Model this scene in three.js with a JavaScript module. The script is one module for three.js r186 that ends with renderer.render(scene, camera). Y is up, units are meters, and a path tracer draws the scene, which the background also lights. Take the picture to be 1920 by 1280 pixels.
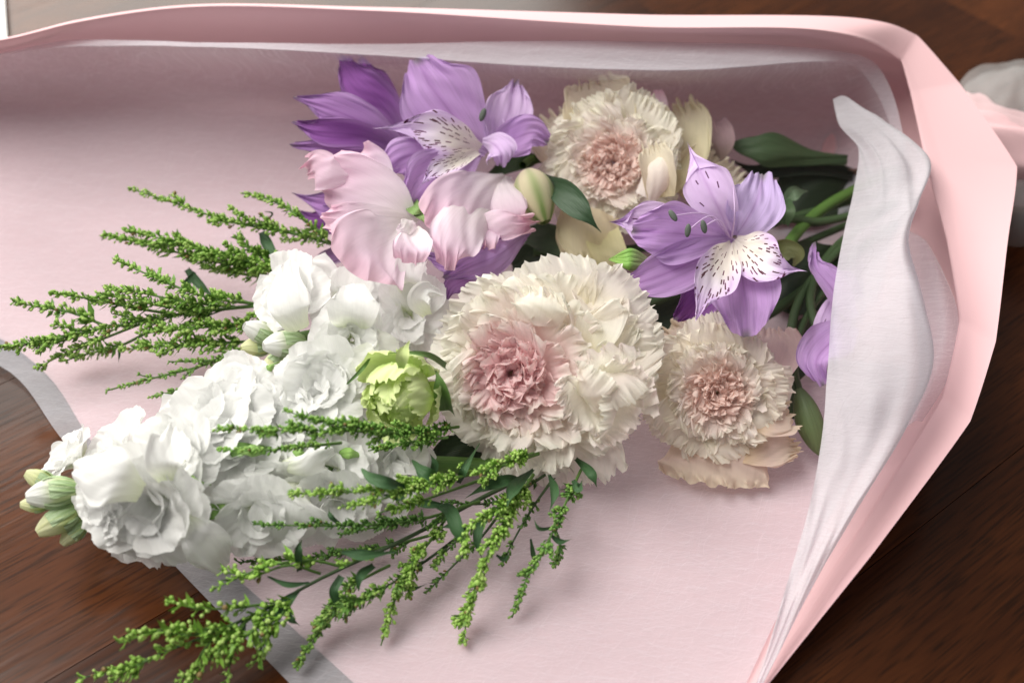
import * as THREE from 'three';
import { mergeGeometries, mergeVertices } from 'three/addons/utils/BufferGeometryUtils.js';
import { RectAreaLightUniformsLib } from 'three/addons/lights/RectAreaLightUniformsLib.js';

// ---------------------------------------------------------------- camera, light, exposure
const scene = new THREE.Scene();
const camera = new THREE.PerspectiveCamera(32, 1024 / 682, 0.02, 30);
const PITCH = 46 * Math.PI / 180, DIST = 0.45;
camera.position.set(0, 0.03 + DIST * Math.sin(PITCH), DIST * Math.cos(PITCH));
camera.lookAt(0, 0.03, 0);
camera.focus = 0.425; camera.userData.fStop = 7;
camera.updateMatrixWorld(true);
const renderer = new THREE.WebGLRenderer({ antialias: true });
renderer.toneMapping = THREE.LinearToneMapping;
renderer.toneMappingExposure = 1.46;
renderer.shadowMap.enabled = true;
scene.background = new THREE.Color(0.175, 0.171, 0.168);       // the dim room around the table
RectAreaLightUniformsLib.init();
// two windows: a high one at the left that gives most of the light, a low one behind that shows in the table's polish
const WINS = [{ at: [-0.72, 1.50, 0.0], w: 1.2, h: 1.0, nits: 5.5 }, { at: [-0.55, 0.78, -1.20], w: 1.4, h: 0.8, nits: 4.2 }];
for (const w of WINS) {
  w.pos = new THREE.Vector3(...w.at); w.to = new THREE.Vector3(0, 0.03, 0).sub(w.pos).normalize();
  const l = new THREE.RectAreaLight(0xfffbf4, w.nits, w.w, w.h);
  l.position.copy(w.pos).addScaledVector(w.to, 0.03); l.lookAt(0, 0.03, 0); scene.add(l);
}

// ---------------------------------------------------------------- helpers
const V3 = (x, y, z) => new THREE.Vector3(x, y, z);
const clamp = (x, a, b) => Math.min(b, Math.max(a, x)), lerp = (a, b, t) => a + (b - a) * t;
const sstep = (a, b, x) => { const t = clamp((x - a) / (b - a), 0, 1); return t * t * (3 - 2 * t); };
function rng(seed) { let a = (seed * 2654435761) >>> 0; return () => { a = (a + 0x6d2b79f5) | 0; let t = Math.imul(a ^ (a >>> 15), 1 | a); t = (t + Math.imul(t ^ (t >>> 7), 61 | t)) ^ t; return ((t ^ (t >>> 14)) >>> 0) / 4294967296; }; }
function wave(seed, n = 4, f0 = 1) {                        // smooth 1D noise as a sum of sines, about -1..1
  const r = rng(seed + 17), k = []; let tot = 0;
  for (let i = 0; i < n; i++) { const a = Math.pow(0.62, i); k.push([f0 * Math.pow(1.83, i) * (0.8 + 0.4 * r()), r() * 6.283, a]); tot += a; }
  return (x) => { let s = 0; for (const [f, p, a] of k) s += a * Math.sin(x * f + p); return s / tot * 1.4; };
}
const hash2 = (x, y) => { let h = Math.imul(x, 374761393) + Math.imul(y, 668265263) | 0; h = Math.imul(h ^ (h >>> 13), 1274126177); return ((h ^ (h >>> 16)) >>> 0) / 4294967296; };
function noise2(x, y) { const ix = Math.floor(x), iy = Math.floor(y), fx = x - ix, fy = y - iy, u = fx * fx * (3 - 2 * fx), v = fy * fy * (3 - 2 * fy); return lerp(lerp(hash2(ix, iy), hash2(ix + 1, iy), u), lerp(hash2(ix, iy + 1), hash2(ix + 1, iy + 1), u), v); }
function fbm(x, y, n = 4) { let s = 0, a = 0.5, t = 0; for (let i = 0; i < n; i++) { s += a * noise2(x, y); t += a; a *= 0.5; x = x * 2.03 + 7.1; y = y * 2.03 + 3.7; } return s / t; }

// a place in the scene from where it shows in the photograph (1920 x 1280) and its height above the table
const AX = new THREE.Vector3(), AY = new THREE.Vector3(), AZ = new THREE.Vector3();
camera.matrixWorld.extractBasis(AX, AY, AZ);
const FOCAL = 640 / Math.tan(16 * Math.PI / 180);
function P(px, py, h) {
  const d = AZ.clone().negate().addScaledVector(AX, (px - 960) / FOCAL).addScaledVector(AY, (640 - py) / FOCAL);
  return camera.position.clone().addScaledVector(d, (h - camera.position.y) / d.y);
}
const pxAt = (p) => p.clone().sub(camera.position).dot(AZ) * -1 / FOCAL;          // metres that one photo pixel covers there
const dirOf = (r, u, t) => V3(0, 0, 0).addScaledVector(AX, r).addScaledVector(AY, u).addScaledVector(AZ, t).normalize();

const used = new Map(), bases = new WeakMap();
function numbered(name) { const k = used.get(name) ?? 0; used.set(name, k + 1); return k ? name + '_' + String(k).padStart(3, '0') : name; }
function thing(name, label, category, at, group) {
  const o = new THREE.Group(); o.name = numbered(name); o.position.copy(at); scene.add(o);
  o.userData = { label, category }; if (group) o.userData.group = group;
  bases.set(o, at.clone()); return o;
}
function partGroup(name, parent, at) {
  const o = new THREE.Group(); o.name = name; o.position.copy(at).sub(bases.get(parent)); parent.add(o);
  bases.set(o, at.clone()); return o;
}
function part(name, geo, mat, parent) {
  const b = bases.get(parent), m = new THREE.Mesh(geo, mat);
  geo.translate(-b.x, -b.y, -b.z); m.name = name; m.castShadow = m.receiveShadow = true; parent.add(m);
  bases.set(m, b); return m;
}

// ---------------------------------------------------------------- surfaces
function grid(nu, nv, f, col) {                             // f(u, v) -> Vector3, col(u, v) -> [r, g, b] linear
  const pos = [], uv = [], c = [], idx = [];
  for (let j = 0; j <= nv; j++) for (let i = 0; i <= nu; i++) {
    const u = i / nu, v = j / nv, p = f(u, v); pos.push(p.x, p.y, p.z); uv.push(u, v); if (col) c.push(...col(u, v));
  }
  const w = nu + 1;
  for (let j = 0; j < nv; j++) for (let i = 0; i < nu; i++) { const a = j * w + i; idx.push(a, a + 1, a + w, a + 1, a + w + 1, a + w); }
  const g = new THREE.BufferGeometry();
  g.setAttribute('position', new THREE.Float32BufferAttribute(pos, 3)); g.setAttribute('uv', new THREE.Float32BufferAttribute(uv, 2));
  if (col) g.setAttribute('color', new THREE.Float32BufferAttribute(c, 3));
  g.setIndex(idx); g.computeVertexNormals(); return g;
}
const curve = (pts) => new THREE.CatmullRomCurve3(pts, false, 'centripetal');
function loft(rows, nu, nv, bump, crisp = 0) {              // a sheet through rows of [px, py, h] with as many points each; crisp keeps corners sharp
  const cs = rows.map((r) => { const q = r.map((p) => P(...p)), k = curve(q), n = q.length - 1; return { getPoint: (u) => { const p = k.getPoint(u); if (crisp) { const i = Math.min(n - 1, Math.floor(u * n)); p.lerp(q[i].clone().lerp(q[i + 1], u * n - i), crisp * sstep(0.4, 0.5, u)); } return p; } }; });
  const g = grid(nu, nv, (u, v) => {
    const c = curve(cs.map((k) => k.getPoint(u))), p = c.getPoint(v);
    if (bump) p.y += bump(p, u, v);
    return p;
  });
  metreUV(g); return g;
}
function metreUV(g, k = 10) { const p = g.attributes.position, uv = g.attributes.uv; for (let i = 0; i < p.count; i++) uv.setXY(i, p.getX(i) * k, (p.getZ(i) - p.getY(i)) * k); }
function tube(pts, r0, r1, sides = 7, seg = 24) {           // a tapered stem through Vector3s
  const c = curve(pts), fr = c.computeFrenetFrames(seg, false);
  return grid(sides, seg, (u, v) => {
    const i = Math.round(v * seg), a = u * 6.2832, r = lerp(r0, r1, v);
    return c.getPointAt(v).addScaledVector(fr.normals[i], Math.cos(a) * r).addScaledVector(fr.binormals[i], Math.sin(a) * r);
  });
}
function interp(k, t) { const x = clamp(t, 0, 1) * (k.length - 1), i = Math.min(k.length - 2, Math.floor(x)), f = x - i, a = k[Math.max(0, i - 1)], b = k[i], c = k[i + 1], d = k[Math.min(k.length - 1, i + 2)];
  return Math.max(0, b + 0.5 * f * (c - a + f * (2 * a - 5 * b + 4 * c - d + f * (3 * (b - c) + d - a)))); }

// a petal or leaf along a spine: o.pts [px, py, h], o.w half widths in photo pixels, roll about the spine, cup, ruffled edge
function blade(o) {
  const pts = o.pts.map((p) => (p.isVector3 ? p : P(...p))), c = curve(pts), mid = c.getPoint(0.5), px = pxAt(mid), seed = o.seed ?? 1;
  const nu = o.nu ?? 22, nv = o.nv ?? 22, roll = o.roll ?? 0, cup = o.cup ?? 0, ruf = (o.ruf ?? 0) * px, rd = o.round ?? 0.2, fq = o.fq ?? 5;
  const n1 = wave(seed, fq < 4 || o.frill ? 2 : 4, fq), n2 = wave(seed + 91, o.frill ? 2 : 3, fq * (o.frill ? 1.7 : 2.6)), n3 = wave(seed + 7, 3, 3), teeth = o.teeth ?? 0, wm = Math.max(...o.w) * px;
  const view = (p) => camera.position.clone().sub(p).normalize();
  return grid(nu, nv, (u, v) => {
    const s = u * 2 - 1, vv = v * (1 - rd * Math.pow(Math.abs(s), 2.2) * v * v + teeth * v * v * v * (n2(s * 1.3 + 4) + 0.5 * n1(s * 6)));
    const p = c.getPoint(Math.min(1, vv)), T = c.getTangent(clamp(vv, 0.001, 0.999));
    if (vv > 1) p.addScaledVector(T, (vv - 1) * c.getLength());
    const N0 = view(mid); N0.addScaledVector(T, -N0.dot(T)).normalize();
    const B = T.clone().cross(N0).normalize(), rl = roll + (o.twist ?? 0) * (v - 0.5);
    const N = N0.clone().multiplyScalar(Math.cos(rl)).addScaledVector(B, Math.sin(rl)), S = T.clone().cross(N).normalize();
    const w = interp(o.w, v) * px, cu = cup + (o.cup1 ?? 0) * v;
    const sm = sstep(o.frill ? 0.8 : 0.45, 1, Math.abs(s)) * sstep(0.1, 0.6, v), e = o.frill ? Math.max(sm * 0.7, Math.pow(sstep(o.frill, 1, v), 1.5)) : Math.max(sm * 0.9, sstep(o.rp ?? 0.5, 1, v)) + 0.12 * v;
    return p.addScaledVector(S, s * w * (1 - 0.12 * Math.abs(cu) * s * s) + (o.frill ? 0.5 * ruf * e * n1(s * 2 + v + 0.35) : 0))
      .addScaledVector(N, cu * w * s * s - (o.keel ?? 0) * w * Math.exp(-s * s * 30) + ruf * e * (n1(s * 2 + v) + 0.35 * n2(s * 2)) + wm * 0.045 * n3(v * 2.2 + s * 1.1));
  }, o.col ? (u, v) => o.col(u * 2 - 1, v) : undefined);
}

// petals of a whorl in a flower's own axes: they rise along the axis, turn outward from angle th0 to th1, cup round radius rc and ruffle at the edge
function whorlPetal(fr, o) {
  const r = o.rand, az = o.az, ca = Math.cos(az), sa = Math.sin(az), N = 24;
  const prof = [[o.r0, o.h0]]; const th = (v) => o.th0 + (o.th1 - o.th0) * Math.pow(v, o.pw ?? 1.5);
  for (let i = 0; i < N * 1.25; i++) { const t = th((i + 0.5) / N), q = prof[prof.length - 1]; prof.push([q[0] + Math.sin(t) * o.L / N, q[1] + Math.cos(t) * o.L / N]); }
  const n1 = wave(o.seed, 3, o.fq ?? 5), n2 = wave(o.seed + 31, 3, (o.fq ?? 5) * 2.4), n3 = wave(o.seed + 5, 3, 2.5), rd = o.round ?? 0.2, teeth = o.teeth ?? 0.03;
  return grid(o.nu ?? 30, o.nv ?? 18, (u, v) => {
    const s = u * 2 - 1, vv = v * (1 - rd * Math.pow(Math.abs(s), 2.4) * v * v + teeth * Math.pow(v, 4) * (n2(s * 3) + n2(s * 9 + 3)));
    const x = clamp(vv, 0, 1.2) * N, i = Math.floor(x), f = x - i, a = prof[i], b = prof[i + 1] ?? a, t = th(vv);
    let rr = lerp(a[0], b[0], f), h = lerp(a[1], b[1], f);
    const w = o.W * (o.base ?? 0.22) + o.W * (1 - (o.base ?? 0.22)) * Math.sin(Math.min(1, v * (o.fan ?? 1.1)) * 1.5708), A = s * w / o.rc;
    const e = o.edge ? Math.pow(sstep(o.edge, 1.02, v), 1.4) + 0.5 * sstep(0.6, 1, Math.abs(s)) * sstep(0.2, 0.8, v) : Math.pow(v, o.rp ?? 2.4) * (0.35 + 0.65 * Math.abs(s)), lift = o.rc * (1 - Math.cos(A)) + o.ruf * e * (n1(s * 2.2 + v * 0.7) + 0.55 * n2(s * 2 + v)) + o.L * 0.03 * n3(v * 2 + s * 1.3);
    rr += -Math.cos(t) * lift; h += Math.sin(t) * lift;
    const y = o.rc * Math.sin(A) + 0.55 * o.ruf * e * n1(s * 2.2 + v * 0.7 + 0.9), tw = (o.lean ?? 0) * v * o.L;
    const lx = rr * ca - (y + tw) * sa, lz = rr * sa + (y + tw) * ca;
    return fr.o.clone().addScaledVector(fr.x, lx).addScaledVector(fr.y, h).addScaledVector(fr.z, lz);
  }, (u, v) => o.col(u * 2 - 1, v));
}
function frame(at, axis, spin = 0) {
  const y = axis.clone().normalize(), x = AX.clone().addScaledVector(y, -AX.dot(y)).normalize().applyAxisAngle(y, spin), z = x.clone().cross(y);
  return { o: at, x, y, z };
}
const mix3 = (a, b, t) => [lerp(a[0], b[0], t), lerp(a[1], b[1], t), lerp(a[2], b[2], t)];

// ---------------------------------------------------------------- textures
function dataTex(w, h, f, ch = 4, srgb = false) {
  const d = new Uint8Array(w * h * 4);
  for (let y = 0; y < h; y++) for (let x = 0; x < w; x++) { const c = f(x, y), i = (y * w + x) * 4; d[i] = c[0] * 255; d[i + 1] = c[1] * 255; d[i + 2] = c[2] * 255; d[i + 3] = 255; }
  const t = new THREE.DataTexture(d, w, h); t.magFilter = THREE.LinearFilter; t.wrapS = t.wrapT = THREE.RepeatWrapping; if (srgb) t.colorSpace = THREE.SRGBColorSpace; t.needsUpdate = true; return t;
}
const grey = (v) => { v = clamp(v, 0, 1); return [v, v, v]; };
const veinTex = dataTex(256, 256, (x, y) => grey(0.5 + 0.5 * (fbm(x * 0.16, y * 0.012, 3) - 0.5) * 1.6 + 0.25 * (fbm(x * 0.05, y * 0.05, 3) - 0.5)));
const veinColour = (lo) => dataTex(512, 128, (x, y) => { const w = 0.35 * (fbm(x * 0.02, y * 0.03, 2) - 0.5) * 30, k = Math.pow(fbm((x + w) * 0.13, y * 0.012 + 40, 3), 1.5) * 1.7, f = fbm(x * 0.06, y * 0.06 + 9, 3); return grey(lo + (1 - lo) * clamp(0.15 + k * 1.3 + 0.5 * (f - 0.5), 0, 1)); });
const veinStrong = veinColour(0.74), veinSoft = veinColour(0.93);
function fibreCanvas(base, n, light, dark, seed) {
  const c = document.createElement('canvas'); c.width = c.height = 1024; const g = c.getContext('2d'), r = rng(seed);
  g.fillStyle = base; g.fillRect(0, 0, 1024, 1024); g.lineCap = 'round';
  for (let i = 0; i < n; i++) {
    const x = r() * 1024, y = r() * 1024, a = (r() - 0.5) * 0.7 + (r() < 0.15 ? 1.0 : 0), l = 30 + r() * 120, b = (r() - 0.5) * 60;
    g.strokeStyle = r() < 0.55 ? light(r) : dark(r); g.lineWidth = 0.6 + r() * 1.4;
    for (const dx of [-1024, 0, 1024]) for (const dy of [-1024, 0, 1024]) {
      if (x + dx < -200 || x + dx > 1224 || y + dy < -200 || y + dy > 1224) continue;
      g.beginPath(); g.moveTo(x + dx, y + dy); g.quadraticCurveTo(x + dx + Math.cos(a) * l / 2 - b * Math.sin(a), y + dy + Math.sin(a) * l / 2 + b * Math.cos(a), x + dx + Math.cos(a) * l, y + dy + Math.sin(a) * l); g.stroke();
    }
  }
  const t = new THREE.CanvasTexture(c); t.wrapS = t.wrapT = THREE.RepeatWrapping; return t;
}
const fibreTex = fibreCanvas('#6a6a6a', 7000, (r) => `rgba(255,255,255,${0.05 + r() * 0.12})`, (r) => `rgba(20,20,20,${0.03 + r() * 0.09})`, 5);

const tissueTex = fibreCanvas('#cfcfcf', 9000, (r) => `rgba(255,255,255,${0.08 + r() * 0.22})`, (r) => `rgba(90,90,90,${0.05 + r() * 0.12})`, 8);
// ---------------------------------------------------------------- materials
const D = { side: THREE.DoubleSide };
const petalMat = (thr, extra = {}) => new THREE.MeshPhysicalMaterial({ vertexColors: true, roughness: 0.92, transmission: thr, thickness: 0, bumpMap: veinTex, bumpScale: 0.0001, specularIntensity: 0.5, ...D, ...extra });
const M = {
  cream: petalMat(0.5, { map: veinSoft }), white: petalMat(0.42, { map: veinSoft }), pinkPetal: petalMat(0.45, { map: veinSoft }), violet: petalMat(0.35, { map: veinStrong }), green: petalMat(0.2, { roughness: 0.8 }),
  stem: new THREE.MeshStandardMaterial({ map: veinStrong, bumpMap: veinTex, bumpScale: 0.0002, color: new THREE.Color(0.09, 0.19, 0.035), roughness: 0.6, ...D }),
  darkStem: new THREE.MeshStandardMaterial({ map: veinStrong, bumpMap: veinTex, bumpScale: 0.0002, color: new THREE.Color(0.045, 0.085, 0.03), roughness: 0.6, ...D }),
  bud: new THREE.MeshStandardMaterial({ vertexColors: true, roughness: 0.55, ...D }),
  leaf: new THREE.MeshPhysicalMaterial({ map: veinStrong, vertexColors: true, roughness: 0.55, bumpMap: veinTex, bumpScale: 0.0002, ...D }),
  anther: new THREE.MeshStandardMaterial({ color: new THREE.Color(0.10, 0.12, 0.10), roughness: 0.8 }),
  paper: new THREE.MeshPhysicalMaterial({ color: new THREE.Color(0.79, 0.525, 0.55), roughness: 0.85, transmission: 0.06, thickness: 0, bumpMap: fibreTex, bumpScale: 0.00003, specularIntensity: 0.4, ...D }),
  linerDouble: new THREE.MeshPhysicalMaterial({ transparent: true, alphaMap: tissueTex, color: new THREE.Color(0.80, 0.80, 0.85), roughness: 0.95, transmission: 0.42, thickness: 0, bumpMap: fibreTex, bumpScale: 0.0003, specularIntensity: 0.3, ...D }),
  liner: new THREE.MeshPhysicalMaterial({ color: new THREE.Color(0.77, 0.77, 0.84), roughness: 0.95, transmission: 0.15, thickness: 0, transparent: true, opacity: 1, alphaMap: fibreTex, bumpMap: fibreTex, bumpScale: 0.00012, specularIntensity: 0.3, ...D }),
  tulle: new THREE.MeshPhysicalMaterial({ color: new THREE.Color(0.8, 0.82, 0.82), roughness: 0.9, transmission: 0.4, thickness: 0, transparent: true, opacity: 0.26, specularIntensity: 0.3, ...D }),
};
// ---------------------------------------------------------------- window (outside the frame: it lights the scene and shows in the table's polish)
WINS.forEach((q, n) => {
  const w = thing('window', ['high slanted window with white frame, up on the left of the table', 'low window with white frame behind the far left corner of the table'][n], 'window', q.pos);
  const fm = new THREE.MeshStandardMaterial({ color: 0xd8d6d2, roughness: 0.6 }), pm = new THREE.MeshStandardMaterial({ color: 0x000000, emissive: 0xfff9f2, emissiveIntensity: 0.6 });
  const m4 = new THREE.Matrix4().lookAt(V3(0, 0.03, 0), q.pos, V3(0, 1, 0)).setPosition(q.pos);
  const bar = (x, y, a, b) => new THREE.BoxGeometry(a, b, 0.06).translate(x, y, -0.01);
  part('window_frame', mergeGeometries([bar(-q.w / 2 - 0.04, 0, 0.08, q.h + 0.16), bar(q.w / 2 + 0.04, 0, 0.08, q.h + 0.16), bar(0, q.h / 2 + 0.04, q.w, 0.08), bar(0, -q.h / 2 - 0.04, q.w, 0.08)]).applyMatrix4(m4), fm, w);
  part('pane', new THREE.PlaneGeometry(q.w, q.h).applyMatrix4(m4), pm, w);
});
// ---------------------------------------------------------------- table of dark boards
{
  const W = 2048, H = 512;
  const rw = rng(3);
  const wood = dataTex(W, H, (x, y) => {
    const X = x / W * 6, Y = y / H * 28, wob = 1.6 * fbm(X * 0.5, Y * 0.18, 3);
    const band = fbm(X * 0.5 + wob * 0.3, Y * 0.35 + wob * 1.6, 4), fine = fbm(X * 5, Y * 7, 3), pore = Math.pow(fbm(X * 9 + 9, Y * 18, 2), 3), blot = fbm(X * 0.9 + 31, Y * 0.12, 3);
    const k = clamp(0.42 + 0.8 * (band - 0.45) + 0.3 * (fine - 0.5) + 0.7 * (blot - 0.5), 0, 1);
    const c = mix3([0.235, 0.122, 0.064], [0.48, 0.285, 0.155], k), d = 1 - 0.32 * clamp(pore * 2.4 - 0.2, 0, 1);
    return [c[0] * d, c[1] * d, c[2] * d];
  }, 4, true);
  const woodB = dataTex(1024, 512, (x, y) => grey(0.55 + 0.5 * (fbm(x * 0.02, y * 0.32, 3) - 0.5)));
  const t = thing('wooden_table', 'dark brown wooden table of wide varnished boards under the bouquet', 'table', V3(0, 0, 0));
  const ang = 0.66, ux = V3(Math.cos(ang), 0, -Math.sin(ang)), uz = V3(Math.sin(ang), 0, Math.cos(ang));
  const bw = 0.135, off = P(250, 1180, 0).dot(uz);          // one joint runs through the lower left corner of the photograph
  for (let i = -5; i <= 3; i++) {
    const z0 = off + i * bw, m = new THREE.MeshPhysicalMaterial({ map: wood.clone(), bumpMap: woodB.clone(), bumpScale: 0.00012, roughness: 0.22, ior: 1.3, specularIntensity: 1, color: new THREE.Color(...[[0.58, 0.53, 0.46], [0.62, 0.56, 0.48], [0.6, 0.55, 0.47], [0.5, 0.46, 0.4], [0.63, 0.57, 0.48], [0.66, 0.6, 0.5], [0.54, 0.5, 0.43], [0.6, 0.55, 0.47], [0.6, 0.55, 0.47]][i + 5]) });  // a right and a far board tinted darker: shade put into their colour
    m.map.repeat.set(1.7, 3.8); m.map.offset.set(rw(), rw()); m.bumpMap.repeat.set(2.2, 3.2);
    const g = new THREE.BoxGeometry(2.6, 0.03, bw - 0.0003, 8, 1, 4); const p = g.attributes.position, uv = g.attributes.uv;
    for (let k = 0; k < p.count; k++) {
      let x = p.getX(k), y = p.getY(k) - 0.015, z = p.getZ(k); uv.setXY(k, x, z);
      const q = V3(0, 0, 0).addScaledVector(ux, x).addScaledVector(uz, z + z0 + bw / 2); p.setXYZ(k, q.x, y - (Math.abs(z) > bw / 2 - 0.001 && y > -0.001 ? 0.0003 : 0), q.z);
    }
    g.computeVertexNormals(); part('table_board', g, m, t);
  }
}
{ // flat white stand-in, added for the brightness beyond the far left corner
  const a = P(-300, -160, 0.002), t = thing('bright_area_standin', 'added flat white stand-in for a bright area at the far left corner of the table', 'paper', a);
  const g = loft([[[-330, -160, 0.004], [-4, -160, 0.004]], [[-330, 74, 0.004], [12, 74, 0.004]]], 4, 4);
  part('sheet', g, new THREE.MeshStandardMaterial({ color: new THREE.Color(0.9, 0.9, 0.9), roughness: 0.9, ...D }), t);
}

const mixRow = (a, c, t) => a.map((p, i) => p.map((x, k) => lerp(x, c[i][k], t)));
// ---------------------------------------------------------------- wrapping paper and its white lining
{
  const t = thing('wrapping_paper', 'pale pink wrapping paper opened like a boat around the flowers', 'wrapping paper', P(960, 700, 0));
  const E = [[-240, 92, 0.0775], [0, 72, 0.0838], [150, 36, 0.0881], [350, 9, 0.0902], [700, 13, 0.0937], [1200, 27, 0.0937], [1640, 38, 0.0864], [1720, 66, 0.0802], [1800, 156, 0.0713], [1908, 312, 0.062], [1890, 455, 0.055], [1868, 640, 0.047], [1820, 790, 0.04], [1640, 1034, 0.024], [1535, 1165, 0.014], [1395, 1340, 0.007]];
  const C = [[-240, 96, 0.0791], [0, 75, 0.0853], [150, 40, 0.0896], [350, 13, 0.0916], [700, 20, 0.0965], [1200, 50, 0.0965], [1560, 60, 0.0951], [1690, 112, 0.074], [1708, 172, 0.0665], [1736, 300, 0.057], [1776, 450, 0.045], [1800, 600, 0.033], [1768, 745, 0.022], [1620, 985, 0.012], [1522, 1140, 0.005], [1385, 1340, 0.003]];
  const Mi = [[-240, 190, 0.034], [0, 165, 0.036], [150, 145, 0.038], [350, 135, 0.038], [700, 140, 0.0278], [1200, 160, 0.0278], [1520, 175, 0.0265], [1690, 150, 0.05], [1730, 215, 0.044], [1768, 330, 0.036], [1800, 455, 0.027], [1806, 600, 0.018], [1762, 745, 0.01], [1612, 985, 0.006], [1508, 1130, 0.0023], [1375, 1340, 0.002]];
  const B = [[-240, 420, 0.0135], [0, 400, 0.0125], [150, 360, 0.011], [350, 335, 0.0085], [700, 330, 0.0072], [1200, 345, 0.0066], [1450, 370, 0.006], [1500, 390, 0.0054], [1540, 420, 0.0048], [1600, 460, 0.0054], [1640, 520, 0.0036], [1680, 600, 0.0027], [1690, 740, 0.0018], [1560, 960, 0.0016], [1480, 1130, 0.0014], [1350, 1340, 0.0013]];
  const F = [[-260, 560, 0.007], [20, 520, 0.0065], [170, 500, 0.0055], [360, 470, 0.004], [700, 450, 0.0019], [1150, 450, 0.0019], [1350, 470, 0.003], [1400, 500, 0.003], [1440, 540, 0.003], [1480, 580, 0.002], [1500, 640, 0.002], [1500, 700, 0.0015], [1480, 800, 0.0013], [1400, 960, 0.0013], [1340, 1130, 0.0012], [1220, 1340, 0.001]];
  part('side_wall', loft([E, mixRow(E, C, 0.8), C, mixRow(C, Mi, 0.1), Mi, B, F], 300, 60, null, 0.75), M.paper, t);
  const base = [[[-300, 400, 0.0012], [300, 390, 0.0012], [760, 390, 0.0012], [1200, 400, 0.0012], [1560, 520, 0.0011]], [[-30, 620, 0.0042], [400, 580, 0.0026], [900, 550, 0.0014], [1300, 540, 0.0012], [1600, 600, 0.0012]], [[85, 700, 0.0012], [500, 700, 0.0012], [900, 700, 0.0012], [1300, 700, 0.0012], [1680, 700, 0.0012]], [[195, 860, 0.0014], [560, 860, 0.0014], [900, 860, 0.0014], [1250, 860, 0.0013], [1610, 860, 0.0013]], [[372, 1020, 0.0012], [650, 1020, 0.0012], [950, 1020, 0.0012], [1250, 1020, 0.0012], [1520, 1020, 0.0012]], [[663, 1280, 0.001], [850, 1280, 0.001], [1050, 1280, 0.001], [1220, 1280, 0.001], [1380, 1280, 0.001]], [[790, 1400, 0.001], [920, 1400, 0.001], [1080, 1400, 0.001], [1220, 1400, 0.001], [1320, 1400, 0.001]]];
  const rest = base.slice(1).map((r) => Array.from({ length: 7 }, (_, n) => { const x = n / 6 * (r.length - 1), k = Math.min(r.length - 2, Math.floor(x)); return r[k].map((q, c) => lerp(q, r[k + 1][c], x - k)); }));
  part('base_sheet', loft([F.slice(0, 7), ...rest], 60, 50), M.paper, t);
  // rolled neck of the paper where the stems are tied
  part('neck', loft([[[1770, 150, 0.03], [1860, 190, 0.035], [1990, 235, 0.03], [2150, 260, 0.03]], [[1760, 250, 0.045], [1860, 240, 0.05], [1990, 275, 0.046], [2150, 300, 0.046]], [[1790, 340, 0.035], [1880, 310, 0.04], [1990, 330, 0.036], [2150, 350, 0.036]], [[1800, 400, 0.004], [1900, 380, 0.004], [2000, 390, 0.004], [2150, 400, 0.004]]], 24, 24, (p) => 0.002 * Math.sin(p.z * 400)), M.paper, t);
}
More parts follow.
